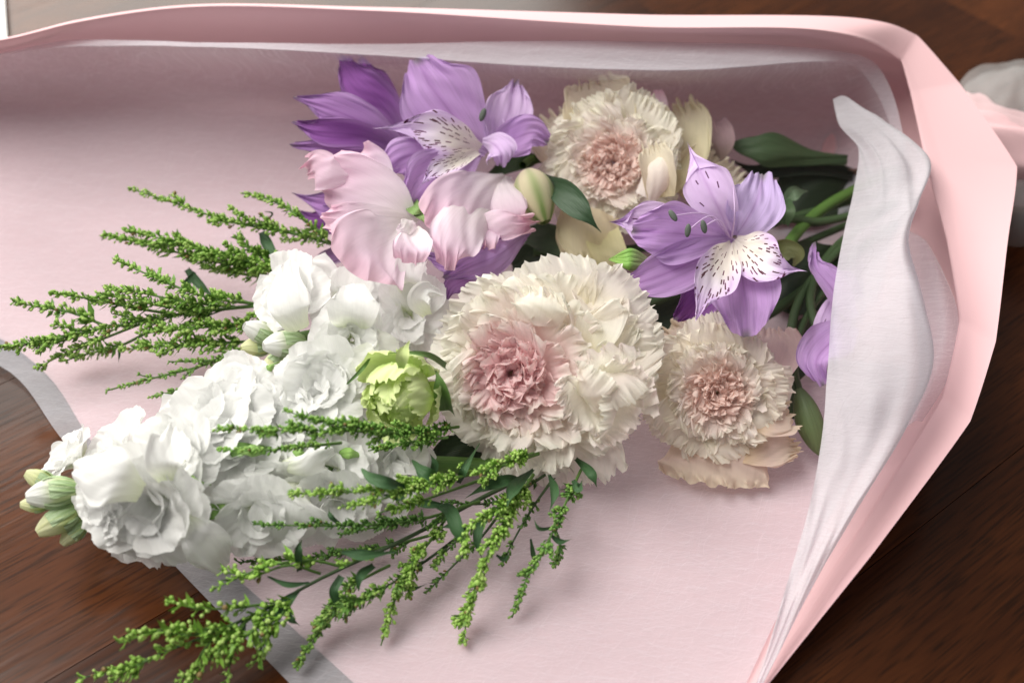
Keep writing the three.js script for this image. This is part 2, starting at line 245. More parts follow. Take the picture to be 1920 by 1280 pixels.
{
  const t = thing('tissue_liner', 'white translucent fibre lining inside the pink wrapping paper', 'tissue paper', P(960, 700, 0.002));
  const E = [[-260, 120, 0.0614], [0, 98, 0.0725], [120, 77, 0.0774], [400, 79, 0.0871], [700, 82, 0.0836], [1000, 77, 0.085], [1300, 80, 0.085], [1540, 92, 0.0822], [1640, 118, 0.0708], [1672, 170, 0.0621], [1700, 280, 0.0484], [1720, 380, 0.03]];
  const C = [[-260, 124, 0.063], [0, 101, 0.074], [120, 88, 0.0788], [400, 88, 0.0886], [700, 103, 0.0862], [1000, 124, 0.0876], [1300, 131, 0.0876], [1540, 115, 0.0836], [1610, 128, 0.0708], [1648, 180, 0.0609], [1690, 300, 0.044], [1705, 390, 0.028]];
  const Mi = [[-260, 210, 0.03], [0, 190, 0.034], [120, 180, 0.037], [400, 175, 0.038], [700, 190, 0.0275], [1000, 210, 0.0282], [1300, 215, 0.0282], [1500, 215, 0.0275], [1560, 225, 0.0254], [1610, 260, 0.032], [1650, 340, 0.024], [1680, 420, 0.018]];
  const B = [[-260, 440, 0.017], [0, 410, 0.016], [120, 380, 0.0145], [400, 350, 0.012], [700, 345, 0.0088], [1000, 350, 0.0088], [1300, 365, 0.0082], [1430, 380, 0.0078], [1500, 400, 0.0095], [1550, 430, 0.0081], [1600, 480, 0.0063], [1650, 540, 0.0054]];
  const F = [[-270, 620, 0.01], [20, 540, 0.0095], [150, 510, 0.0085], [420, 480, 0.0075], [700, 465, 0.0062], [980, 460, 0.006], [1250, 480, 0.0055], [1360, 500, 0.005], [1410, 530, 0.0045], [1450, 570, 0.004], [1500, 620, 0.004], [1560, 680, 0.004]];
  const base = [[[-300, 470, 0.0048], [300, 430, 0.0052], [760, 430, 0.0052], [1200, 450, 0.0045], [1640, 560, 0.003]], [[4, 690, 0.003], [440, 690, 0.0034], [860, 690, 0.0034], [1280, 690, 0.0034], [1700, 690, 0.0034]], [[118, 826, 0.002], [500, 830, 0.003], [880, 830, 0.003], [1250, 830, 0.003], [1640, 830, 0.003]], [[312, 1044, 0.0018], [600, 1040, 0.0026], [920, 1030, 0.0028], [1250, 1020, 0.0028], [1530, 1010, 0.0028]], [[541, 1280, 0.0016], [760, 1280, 0.0024], [1000, 1280, 0.0026], [1200, 1280, 0.0026], [1400, 1280, 0.0026]], [[650, 1390, 0.0016], [840, 1400, 0.0024], [1050, 1400, 0.0026], [1210, 1400, 0.0026], [1340, 1400, 0.0026]]];
  const more = base.slice(1).map((r) => Array.from({ length: 12 }, (_, n) => { const x = n / 11 * (r.length - 1), k = Math.min(r.length - 2, Math.floor(x)); return r[k].map((q, c) => lerp(q, r[k + 1][c], x - k)); }));
  part('sheet', loft([E, mixRow(E, C, 0.8), C, mixRow(C, Mi, 0.1), Mi, B, F, ...more], 130, 90, (p, u, v) => 0.0007 * (fbm(p.x * 60, p.z * 60, 3) - 0.5) + 0.0016 * sstep(0.4, 0.6, v) * (0.5 - Math.abs(2 * fbm(p.x * 9 + p.z * 7 + 3, p.z * 12 - p.x * 5, 2) - 1))), M.liner, t);
  // front flap that leans over the stems, with a fold at its right
  const L = [[1562, 188, 0.066], [1572, 228, 0.063], [1606, 285, 0.058], [1600, 360, 0.054], [1582, 440, 0.052], [1562, 560, 0.050], [1550, 720, 0.044], [1540, 830, 0.038], [1515, 960, 0.029], [1480, 1080, 0.020], [1432, 1240, 0.009], [1395, 1340, 0.006]];
  const Lm = [[1580, 180, 0.067], [1632, 238, 0.0655], [1672, 300, 0.064], [1664, 375, 0.062], [1642, 450, 0.060], [1638, 560, 0.058], [1640, 720, 0.052], [1622, 830, 0.043], [1565, 960, 0.032], [1508, 1080, 0.022], [1442, 1240, 0.010], [1398, 1340, 0.006]];
  const R = [[1596, 186, 0.067], [1690, 252, 0.067], [1736, 306, 0.066], [1714, 385, 0.066], [1694, 460, 0.066], [1722, 560, 0.064], [1744, 680, 0.056], [1690, 810, 0.046], [1605, 955, 0.034], [1532, 1080, 0.023], [1452, 1240, 0.011], [1402, 1340, 0.006]];
  const R2 = [[1592, 194, 0.060], [1694, 258, 0.058], [1738, 312, 0.054], [1716, 388, 0.050], [1700, 460, 0.050], [1726, 560, 0.048], [1746, 680, 0.042], [1692, 812, 0.034], [1606, 957, 0.024], [1533, 1082, 0.016], [1453, 1241, 0.008], [1402, 1340, 0.005]];
  part('front_flap', loft([L, Lm, R, R2], 120, 44, (p, u, v) => (0.0042 * (0.5 - Math.abs(2 * fbm(v * 3.2 + u * 1.5, u * 3.4 - v, 2) - 1)) + 0.0022 * (0.5 - Math.abs(2 * noise2(v * 7 - u * 9 + 3, u * 5 + 2) - 1))) * sstep(0.02, 0.2, u) + 0.0012 * (fbm(p.x * 120, p.z * 120, 2) - 0.5)), M.linerDouble, t);
  part('inner_fold', loft([[[1700, 430, 0.03], [1735, 450, 0.034], [1765, 500, 0.034]], [[1705, 520, 0.028], [1760, 530, 0.034], [1796, 580, 0.030]], [[1720, 620, 0.026], [1770, 620, 0.032], [1794, 650, 0.028]], [[1720, 720, 0.022], [1755, 700, 0.026], [1776, 715, 0.022]], [[1690, 810, 0.016], [1715, 790, 0.018], [1730, 790, 0.015]]], 20, 30), M.liner, t);
}
{
  const t = thing('tulle_bow', 'sheer white tulle bow tied at the stem end of the bouquet', 'ribbon', P(1850, 270, 0.03));
  const tl = (name, rows, k) => part(name, loft(rows, 30, 26, (p) => 0.007 * (fbm(p.x * 90 + k, p.z * 60 + p.x * 40, 2) - 0.5)), M.tulle, t);
  tl('loop', [[[1796, 170, 0.03], [1800, 158, 0.034], [1830, 128, 0.036], [1890, 110, 0.036], [1980, 120, 0.036]], [[1800, 190, 0.045], [1840, 180, 0.05], [1880, 170, 0.052], [1930, 165, 0.052], [2000, 170, 0.05]], [[1810, 215, 0.04], [1850, 220, 0.046], [1900, 235, 0.046], [1950, 245, 0.044], [2010, 240, 0.042]], [[1810, 235, 0.03], [1850, 245, 0.03], [1900, 262, 0.03], [1960, 270, 0.03], [2010, 270, 0.03]]], 1);
  tl('loop', [[[1796, 176, 0.028], [1830, 140, 0.022], [1900, 126, 0.02], [1980, 136, 0.02]], [[1800, 200, 0.03], [1850, 190, 0.026], [1910, 190, 0.024], [1990, 200, 0.024]], [[1810, 230, 0.03], [1860, 240, 0.026], [1920, 250, 0.024], [2000, 260, 0.024]]], 5);
  tl('tail', [[[1880, 300, 0.03], [1915, 330, 0.03], [1960, 360, 0.026]], [[1885, 380, 0.026], [1920, 390, 0.028], [1975, 400, 0.022]], [[1878, 440, 0.012], [1915, 452, 0.014], [1990, 440, 0.012]], [[1874, 460, 0.004], [1912, 463, 0.004], [1990, 455, 0.004]]], 9);
}
// ---------------------------------------------------------------- lisianthus
const CREAM = [0.95, 0.935, 0.85], PALE = [0.95, 0.88, 0.84], YEL = [0.93, 0.90, 0.70];
function lisianthus(name, label, at, axis, R, o) {
  const t = thing(name, label, 'flower', at, 'cream and pink ruffled lisianthus blooms'), r = rng(o.seed), fr = frame(at.clone().addScaledVector(axis, -0.62 * R), axis);
  const pink = o.pink, edge = o.edge ?? CREAM;
  const ring = (n, q, colf) => {
    for (let i = 0; i < n; i++) {
      const j = () => (r() - 0.5);
      const g = whorlPetal(q.h0 && o.shift ? { ...fr, o: fr.o.clone().addScaledVector(AX, o.shift[0] * pxAt(at) * Math.min(1, q.h0 * 2.6)).addScaledVector(AY, o.shift[1] * pxAt(at) * Math.min(1, q.h0 * 2.6)) } : fr, { az: (i + q.ph + 0.5 * j()) / n * 6.283, th0: q.th0 + 0.15 * j(), th1: q.th1 + 0.35 * j(), L: R * q.L * (1 + 0.2 * j()), W: R * q.W * (1 + 0.2 * j()), rc: R * q.rc, r0: R * q.r0, h0: q.h0 ? R * q.h0 : 0, ruf: R * q.ruf, fq: q.fq + 2 * j(), teeth: q.teeth ?? 0.014, seed: o.seed * 100 + i * 7 + Math.round(q.th1 * 50), round: q.round ?? 0.22, edge: q.edge, nu: q.nu ?? 44, nv: 24, lean: 0.25 * j(), fan: 1.05, rp: q.rp ?? 2.2, pw: q.pw ?? 1.4, col: colf(r()) });
      part('petal', g, M.cream, t);
    }
  };
  const c = (base, tip, te) => (k) => (s, v) => mix3(mix3(base, tip, sstep(0.25, 0.8, v + 0.15 * (k - 0.5))), te ?? tip, sstep(0.82, 1, v + 0.08 * Math.sin(s * 9 + k * 9)));
  const mid = mix3(pink, PALE, 0.35);
  ring(4, { ph: 0.1, th0: 0.0, th1: 1.1, h0: 0.50, L: 0.32, W: 0.22, rc: 0.16, r0: 0.02, ruf: 0.05, fq: 4, edge: 0.3, nu: 44, pw: 2 }, c(pink, pink, mix3(pink, edge, 0.12)));
  ring(6, { ph: 0.4, th0: 0.15, th1: 1.4, h0: 0.46, L: 0.39, W: 0.27, rc: 0.26, r0: 0.04, ruf: 0.055, fq: 5, edge: 0.4, nu: 48, pw: 1.7 }, c(pink, pink, mix3(pink, edge, 0.15)));
  ring(6, { ph: 0.2, th0: 0.3, th1: 1.5, h0: 0.40, L: 0.49, W: 0.33, rc: 0.36, r0: 0.06, ruf: 0.06, fq: 5.5, edge: 0.5, nu: 54 }, c(pink, pink, mix3(pink, edge, 0.2)));
  ring(6, { ph: 0.7, th0: 0.4, th1: 1.5, h0: 0.33, L: 0.60, W: 0.40, rc: 0.5, r0: 0.07, ruf: 0.06, fq: 6, edge: 0.6, nu: 60 }, c(pink, mix3(pink, mid, 0.7), mix3(mid, edge, 0.4)));
  ring(6, { ph: 0.3, th0: 0.45, th1: 1.6, h0: 0.25, L: 0.74, W: 0.50, rc: 0.7, r0: 0.08, ruf: 0.058, fq: 7, edge: 0.68, nu: 66 }, c(pink, mix3(mid, PALE, 0.6), mix3(PALE, edge, 0.6)));
  ring(6, { ph: 0.6, th0: 0.5, th1: 1.65, h0: 0.14, L: 0.92, W: 0.60, rc: 0.9, r0: 0.09, ruf: 0.055, fq: 8, edge: 0.74, nu: 72 }, c(YEL, PALE, edge));
  ring(6, { ph: 0.0, th0: 0.6, th1: 1.8, h0: 0.05, L: 1.08, W: 0.68, rc: 1.1, r0: 0.10, ruf: 0.055, fq: 9, edge: 0.78, nu: 78 }, c(YEL, mix3(PALE, edge, 0.6), edge));
  ring(6, { ph: 0.4, th0: 0.75, th1: 2.0, h0: 0, L: 1.16, W: 0.70, rc: 1.2, r0: 0.10, ruf: 0.05, fq: 9, edge: 0.78, nu: 78 }, c(YEL, mix3(PALE, edge, 0.5), edge));
  return t;
}
const frilly = (parent, o) => part('petal', blade({ nu: 96, nv: 34, teeth: 0.022, fq: 8, frill: 0.7, ...o }), M.cream, parent);
const grad = (...k) => (s, v) => { const x = clamp(v, 0, 1) * (k.length - 1), i = Math.min(k.length - 2, Math.floor(x)); return mix3(k[i], k[i + 1], x - i); };
{
  const t = lisianthus('lisianthus', 'largest lisianthus, cream with a bright pink centre, front middle of the bouquet', P(1028, 688, 0.046), dirOf(-0.12, 0.0, 1), pxAt(P(1028, 688, 0.046)) * 186, { seed: 4, pink: [0.99, 0.76, 0.775], shift: [-72, -12] });
  const g = grad(YEL, CREAM, PALE, CREAM);
  { // the swirl of folded petals beside the pink centre
    const q0 = P(1128, 738, 0.052), k = pxAt(q0) * 92, r2 = rng(5), f2 = frame(q0.clone().addScaledVector(dirOf(0.25, -0.1, 1), -0.4 * k), dirOf(0.25, -0.1, 1));
    const sw = (n, q, col) => { for (let i = 0; i < n; i++) part('petal', whorlPetal(f2, { az: (i + q.ph + 0.3 * (r2() - 0.5)) / n * 6.283, th0: q.th0, th1: q.th1 + 0.2 * (r2() - 0.5), L: k * q.L, W: k * q.W, rc: k * q.rc, r0: k * 0.1, h0: 0, ruf: k * q.ruf, fq: q.fq, teeth: 0.02, seed: 900 + i * 5 + n, edge: q.edge, nu: 64, nv: 26, pw: q.pw, fan: 1.1, lean: q.lean ?? 0, col }), M.cream, t); };
    sw(3, { ph: 0.1, th0: 0.85, th1: -1.5, L: 1.5, W: 0.85, rc: 0.62, ruf: 0.07, fq: 6, edge: 0.6, pw: 1, lean: 0.25 }, grad(YEL, CREAM, PALE, CREAM));
    sw(4, { ph: 0.55, th0: 0.8, th1: 0.9, L: 1.1, W: 0.85, rc: 0.9, ruf: 0.12, fq: 7, edge: 0.55, pw: 1.5, lean: 0.2 }, grad(YEL, CREAM, CREAM, PALE));
  }
  frilly(t, { pts: [[1010, 610, 0.060], [1016, 575, 0.067], [1022, 545, 0.066]], w: [44, 58, 56], cup: -0.3, ruf: 9, seed: 26, col: grad(PALE, CREAM, CREAM) });
  frilly(t, { pts: [[1100, 660, 0.052], [1122, 612, 0.059], [1128, 570, 0.057], [1120, 540, 0.052]], w: [30, 46, 54, 50], cup: 0.4, ruf: 10, seed: 27, col: g });
}
{
  const t = lisianthus('lisianthus', 'peach and cream lisianthus lying lowest, right of the largest bloom', P(1345, 735, 0.034), dirOf(-0.05, -0.12, 1), pxAt(P(1345, 735, 0.034)) * 122, { seed: 9, pink: [0.985, 0.80, 0.74], edge: [0.97, 0.93, 0.82] });
  const g = grad([0.74, 0.6, 0.42], [0.8, 0.66, 0.58], [0.84, 0.74, 0.58]);
  frilly(t, { pts: [[1340, 820, 0.018], [1340, 865, 0.014], [1335, 910, 0.010]], w: [80, 105, 105], cup: -0.25, ruf: 9, seed: 31, col: g });
  frilly(t, { pts: [[1400, 830, 0.018], [1450, 840, 0.018], [1500, 842, 0.016]], w: [40, 38, 22], cup: 0.3, ruf: 8, seed: 32, col: g });
  frilly(t, { pts: [[1390, 730, 0.024], [1430, 690, 0.03], [1450, 650, 0.03], [1452, 615, 0.026]], w: [40, 52, 60, 45], cup: 0.4, ruf: 4, seed: 33, teeth: 0, col: grad([0.8, 0.6, 0.55], [0.82, 0.66, 0.62], [0.8, 0.64, 0.6]) });
  frilly(t, { pts: [[1310, 680, 0.026], [1280, 640, 0.03], [1255, 612, 0.026]], w: [40, 55, 55], cup: 0.3, ruf: 8, seed: 34, col: g });
  frilly(t, { pts: [[1420, 760, 0.028], [1450, 760, 0.03], [1474, 755, 0.026]], w: [50, 60, 60], cup: 0.3, ruf: 8, seed: 35, col: g });
}
{
  const t = lisianthus('lisianthus', 'cream and peach lisianthus standing farthest back, nearest the upper rim', P(1150, 305, 0.056), dirOf(-0.15, -0.05, 1), pxAt(P(1150, 305, 0.056)) * 122, { seed: 14, pink: [0.985, 0.81, 0.76], edge: [0.97, 0.95, 0.84] });
  const g = grad([0.74, 0.66, 0.42], [0.82, 0.74, 0.58], [0.85, 0.80, 0.66]);
  frilly(t, { pts: [[1130, 260, 0.056], [1125, 215, 0.066], [1120, 175, 0.068], [1115, 152, 0.066]], w: [50, 70, 66, 45], cup: 0.35, ruf: 11, seed: 41, col: g });
  frilly(t, { pts: [[1190, 270, 0.056], [1200, 220, 0.062], [1210, 195, 0.062]], w: [45, 55, 50], cup: 0.4, ruf: 8, seed: 42, col: g });
  frilly(t, { pts: [[1230, 350, 0.05], [1270, 290, 0.056], [1285, 235, 0.058], [1280, 195, 0.055]], w: [40, 55, 50, 38], cup: 0.5, ruf: 8, seed: 43, col: grad([0.76, 0.7, 0.46], [0.8, 0.75, 0.52], [0.82, 0.78, 0.58]) });
  frilly(t, { pts: [[1240, 370, 0.056], [1235, 320, 0.064], [1225, 270, 0.066]], w: [28, 36, 28], cup: 0.7, ruf: 5, seed: 44, col: g });
  frilly(t, { pts: [[1210, 370, 0.058], [1240, 320, 0.066], [1265, 275, 0.064]], w: [22, 32, 22], cup: -0.6, ruf: 4, seed: 45, col: grad(PALE, PALE, CREAM) });
  frilly(t, { pts: [[1270, 360, 0.045], [1310, 320, 0.05], [1345, 295, 0.046]], w: [40, 50, 40], cup: 0.4, ruf: 6, seed: 46, col: g });
  frilly(t, { pts: [[1300, 390, 0.042], [1350, 350, 0.046], [1390, 320, 0.042]], w: [34, 44, 36], cup: 0.3, ruf: 5, seed: 47, col: g });
  frilly(t, { pts: [[1080, 300, 0.05], [1040, 260, 0.056], [1020, 220, 0.055]], w: [40, 50, 42], cup: 0.4, ruf: 9, seed: 48, col: g });
  frilly(t, { pts: [[1110, 390, 0.045], [1100, 440, 0.042], [1095, 500, 0.034]], w: [60, 62, 45], cup: -0.3, ruf: 8, seed: 49, col: grad([0.8, 0.7, 0.5], [0.78, 0.7, 0.46], [0.78, 0.72, 0.5]) });
  frilly(t, { pts: [[1130, 440, 0.04], [1140, 475, 0.04], [1145, 510, 0.034]], w: [34, 36, 28], cup: 0.3, ruf: 6, seed: 50, col: grad([0.74, 0.7, 0.4], [0.78, 0.74, 0.46]) });
}
{ // half-open green bloom
  const at = P(752, 738, 0.050), R = pxAt(at) * 82, axis = dirOf(-0.35, -0.30, 1), fr = frame(at.clone().addScaledVector(axis, -0.72 * R), axis), r = rng(77);
  const t = thing('lisianthus_bud', 'half open lime green ruffled lisianthus bud beside the largest bloom', 'flower bud', at);
  const ring = (n, q) => { for (let i = 0; i < n; i++) { const k = r(); part('petal', whorlPetal(fr, { az: (i + q.ph + 0.4 * (r() - 0.5)) / n * 6.283, th0: q.th0, th1: q.th1 + 0.3 * (r() - 0.5), L: R * q.L * (1 + 0.15 * (r() - 0.5)), W: R * q.W, rc: R * q.rc, r0: R * q.r0, h0: 0, ruf: R * q.ruf, fq: 4, teeth: 0.03, seed: 700 + i * 3 + q.n, round: 0.3, nu: 36, nv: 22, pw: q.pw ?? 1, rp: 3, fan: 1.15, col: (s, v) => mix3([0.60, 0.78, 0.24], mix3([0.70, 0.84, 0.34], [0.82, 0.90, 0.50], k), sstep(0.1, 0.8, v)) }), M.green, t); } };
  ring(3, { n: 1, ph: 0, th0: 0.35, th1: -1.3, L: 1.5, W: 0.62, rc: 0.6, r0: 0.12, ruf: 0.05 });
  ring(4, { n: 50, ph: 0.3, th0: 0.75, th1: -1.15, L: 1.62, W: 0.74, rc: 0.75, r0: 0.18, ruf: 0.075 });
  ring(5, { n: 90, ph: 0.7, th0: 1.15, th1: -0.8, L: 1.66, W: 0.76, rc: 0.95, r0: 0.2, ruf: 0.07 });
  ring(5, { n: 130, ph: 0.2, th0: 1.5, th1: -0.1, L: 1.45, W: 0.62, rc: 0.95, r0: 0.2, ruf: 0.07 });
  const sep = (pts, w, roll = 0) => part('sepal', blade({ pts, w, cup: 0.5, roll, seed: 3, col: grad([0.10, 0.2, 0.05], [0.16, 0.3, 0.08], [0.2, 0.34, 0.1]) }), M.leaf, t);
  sep([[836, 690, 0.05], [800, 668, 0.062], [760, 662, 0.067], [725, 662, 0.066]], [10, 9, 5, 1.5], 0.9);
  sep([[840, 770, 0.04], [828, 720, 0.056], [815, 690, 0.06]], [22, 16, 2], -0.6);
  sep([[650, 720, 0.055], [680, 690, 0.058], [700, 660, 0.058]], [2, 4, 2]);
  part('petal', blade({ pts: [[752, 690, 0.068], [755, 665, 0.074], [768, 638, 0.074]], w: [6, 13, 3], cup: 0.4, seed: 8, col: grad([0.4, 0.6, 0.16], [0.66, 0.78, 0.34], [0.66, 0.76, 0.36]) }), M.green, t);
  part('stem', tube([P(790, 750, 0.028), P(880, 740, 0.016), P(1060, 660, 0.012), P(1400, 520, 0.012)], pxAt(at) * 11, pxAt(at) * 8), M.stem, t);
}

// ---------------------------------------------------------------- alstroemeria
const streakTex = (() => {
  const c = document.createElement('canvas'); c.width = 256; c.height = 512; const g = c.getContext('2d'), r = rng(12);
  g.fillStyle = '#ffffff'; g.fillRect(0, 0, 256, 512); g.lineCap = 'round';
  for (let i = 0; i < 70; i++) {
    const v = 0.12 + 0.80 * Math.pow(i / 70, 0.85), s = (r() * 2 - 1) * 0.9, x = 128 + s * 122, y = 512 * (1 - v), l = 14 + 26 * v * (0.6 + 0.7 * r());
    if (Math.abs(s) < 0.12 && v > 0.5) continue;
    g.strokeStyle = ['#5a2130', '#6b2f55', '#4a1a22'][i % 3]; g.lineWidth = 4.4 + r() * 2.6;
    const a = s * 0.5; g.beginPath(); g.moveTo(x, y); g.lineTo(x + Math.sin(a) * l, y - Math.cos(a) * l); g.stroke();
  }
  const t = new THREE.CanvasTexture(c); t.colorSpace = THREE.SRGBColorSpace; return t;
})();
M.streaked = petalMat(0.25, { map: streakTex });
const fewTex = (() => {
  const c = document.createElement('canvas'); c.width = 256; c.height = 512; const g = c.getContext('2d');
  g.fillStyle = '#ffffff'; g.fillRect(0, 0, 256, 512); g.strokeStyle = '#5a2a50'; g.lineWidth = 6; g.lineCap = 'round';
  for (const [x, y, l] of [[150, 190, 34], [175, 260, 30], [60, 310, 24], [90, 200, 22]]) { g.beginPath(); g.moveTo(x, y); g.lineTo(x + (x - 128) * 0.1, y - l); g.stroke(); }
  const t = new THREE.CanvasTexture(c); t.colorSpace = THREE.SRGBColorSpace; return t;
})();
M.fewStreaks = petalMat(0.25, { map: fewTex });
const VI = [0.60, 0.37, 0.73], VL = [0.73, 0.54, 0.84], VD = [0.29, 0.10, 0.38], LILW = [0.87, 0.80, 0.88];
function alstro(label, at, list, group) {
  const t = thing('alstroemeria', label, 'flower', at, group);
  for (const o of list) {
    const main = o.c ?? (o.kind === 2 ? VL : VI), base = o.b ?? mix3(main, [0.8, 0.75, 0.82], 0.25), k = o.kind ?? 0;
    const col = k === 1 ? (s, v) => mix3(mix3([0.84, 0.80, 0.70], LILW, sstep(0.3, 0.6, v)), VL, Math.max(sstep(0.5, 0.85, v), 0.95 * sstep(0.35, 0.9, Math.abs(s)) * sstep(0.15, 0.5, v)))
      : (s, v) => { let c = mix3(base, main, sstep(0.0, 0.45, v)); c = mix3(c, mix3(main, [1, 1, 1], 0.14), 0.6 * sstep(0.5, 1, Math.abs(s))); if (!o.noTip) c = mix3(c, [0.16, 0.2, 0.1], sstep(0.88, 1, v) * Math.exp(-s * s * 40)); return mix3(c, VD, 0.35 * Math.exp(-s * s * 180)); };
    part('petal', blade({ nu: 34, nv: 30, ruf: 5, fq: 4, round: 0.25, teeth: 0.008, ...o, col }), k === 1 ? M.streaked : k === 2 ? M.fewStreaks : M.violet, t);
  }
  return t;
}
function stamens(t, list) {
  for (const [pts, dark] of list) {
    const p = pts.map((q) => P(...q)), e = p[p.length - 1], k = pxAt(e);
    part('filament', tube(p, k * 1.8, k * 1.1, 6, 14), M.filament, t);
    if (dark) { const d = e.clone().sub(p[p.length - 2]).normalize(), g = new THREE.SphereGeometry(1, 12, 10).scale(k * 6, k * 13, k * 6); g.applyQuaternion(new THREE.Quaternion().setFromUnitVectors(V3(0, 1, 0), dirOf(dark[0], dark[1], 0.2))); g.translate(e.x, e.y, e.z); part('anther', g, M.anther, t); }
  }
}
M.filament = new THREE.MeshPhysicalMaterial({ color: new THREE.Color(0.62, 0.45, 0.7), roughness: 0.6 });
{
  const t = alstro('open lilac alstroemeria with streaked petals between pink sweet peas and back lisianthus', P(900, 275, 0.05), [
    { pts: [[915, 285, 0.0560], [862, 232, 0.0680], [812, 165, 0.0800], [780, 108, 0.0860]], w: [12, 62, 84, 50], cup: 0.22, seed: 1, ruf: 6, c: VI, roll: 0.1 },
    { pts: [[922, 285, 0.0560], [942, 240, 0.0660], [960, 190, 0.0740], [968, 150, 0.0760]], w: [10, 40, 46, 20], cup: 0.4, seed: 2, c: VL },
    { pts: [[920, 285, 0.0560], [960, 262, 0.0640], [1000, 250, 0.0680], [1028, 268, 0.0640]], w: [12, 34, 38, 24], cup: 0.3, seed: 3, c: VI },
    { pts: [[905, 262, 0.0620], [928, 272, 0.0680], [940, 290, 0.0680], [938, 312, 0.0620]], w: [8, 32, 34, 20], cup: -0.3, seed: 4, c: VL },
    { pts: [[900, 280, 0.0560], [840, 325, 0.0600], [800, 355, 0.0600], [772, 384, 0.0560]], w: [12, 52, 70, 50], cup: 0.2, seed: 5, c: VI, roll: -0.15 },
    { pts: [[880, 285, 0.0560], [810, 285, 0.0640], [745, 300, 0.0660], [714, 328, 0.0620]], w: [10, 26, 40, 22], cup: -0.3, seed: 6, c: VI },
    { kind: 1, pts: [[900, 278, 0.0600], [850, 258, 0.0700], [790, 240, 0.0750], [698, 241, 0.0740]], w: [10, 34, 40, 1], cup: 0.35, seed: 7, ruf: 3, keel: 0.06 },
    { kind: 1, pts: [[895, 285, 0.0620], [850, 305, 0.0700], [812, 325, 0.0720], [784, 352, 0.0700]], w: [8, 20, 22, 1], cup: 0.5, seed: 8, ruf: 2, roll: 0.3 },
  ], 'purple alstroemeria blooms');
  stamens(t, [[[[910, 285, 0.052], [915, 250, 0.066], [905, 215, 0.074]], [0.35, 1]], [[[918, 285, 0.052], [935, 235, 0.066], [950, 198, 0.07]]], [[[915, 285, 0.052], [925, 230, 0.068], [915, 192, 0.073]]], [[[920, 285, 0.052], [948, 245, 0.066], [930, 195, 0.071]]]]);
}
{
  const t = alstro('open lilac alstroemeria with two boldly streaked white petals, above the lower right lisianthus', P(1372, 445, 0.056), [
    { pts: [[1375, 450, 0.052], [1390, 510, 0.060], [1398, 570, 0.060], [1400, 632, 0.054]], w: [12, 56, 70, 50], cup: 0.25, seed: 11, ruf: 6 },
    { pts: [[1372, 450, 0.052], [1300, 490, 0.058], [1215, 525, 0.058], [1140, 545, 0.052]], w: [10, 44, 44, 18], cup: 0.3, seed: 12, ruf: 6, c: mix3(VI, VD, 0.15) },
    { pts: [[1372, 445, 0.054], [1300, 440, 0.065], [1240, 435, 0.070], [1185, 432, 0.070]], w: [10, 44, 62, 44], cup: 0.3, seed: 13, ruf: 6, c: mix3(VI, VD, 0.1) },
    { kind: 2, pts: [[1365, 445, 0.053], [1260, 425, 0.060], [1190, 418, 0.060], [1143, 416, 0.058]], w: [10, 38, 42, 1], cup: 0.2, seed: 14 },
    { kind: 2, pts: [[1372, 442, 0.054], [1345, 385, 0.070], [1318, 330, 0.076], [1288, 266, 0.076]], w: [12, 40, 46, 1], cup: 0.3, seed: 15, keel: 0.08, ruf: 3 },
    { pts: [[1380, 442, 0.054], [1402, 410, 0.066], [1420, 375, 0.070], [1432, 322, 0.068]], w: [10, 44, 58, 40], cup: 0.3, seed: 16, c: [0.62, 0.48, 0.80] },
    { kind: 1, pts: [[1380, 448, 0.055], [1415, 475, 0.068], [1455, 500, 0.072], [1512, 508, 0.070]], w: [8, 44, 42, 1], cup: 0.3, seed: 17, ruf: 3, keel: 0.06 },
    { kind: 1, pts: [[1372, 455, 0.055], [1350, 500, 0.069], [1325, 545, 0.072], [1305, 600, 0.068]], w: [8, 38, 44, 8], cup: 0.4, seed: 18, ruf: 3, roll: -0.2 },
    { pts: [[1360, 500, 0.045], [1310, 560, 0.045], [1265, 600, 0.04]], w: [14, 40, 20], cup: 0.2, seed: 19, c: VD },
  ], 'purple alstroemeria blooms');
  stamens(t, [[[[1370, 446, 0.056], [1320, 400, 0.076], [1262, 404, 0.079]], [0.5, -0.8]], [[[1370, 446, 0.056], [1330, 405, 0.078], [1290, 432, 0.079]], [0.1, 1]], [[[1370, 446, 0.056], [1345, 412, 0.076], [1320, 425, 0.078]], [-0.25, 1]], [[[1372, 446, 0.056], [1378, 400, 0.074], [1376, 352, 0.078]]]]);
  const g = thing('alstroemeria_bud', 'small bright green bud tucked under the streaked lilac alstroemeria', 'flower bud', P(1170, 485, 0.05));
  for (let i = 0; i < 4; i++) part('bud_scale', blade({ pts: [[1218, 492, 0.048], [1180, 474 + i * 8, 0.056], [1141, 486, 0.05]], w: [8, 10, 3], cup: -0.8, seed: 60 + i, col: grad([0.5, 0.6, 0.3], [0.16, 0.36, 0.05], [0.3, 0.5, 0.12]) }), M.leaf, g);
}
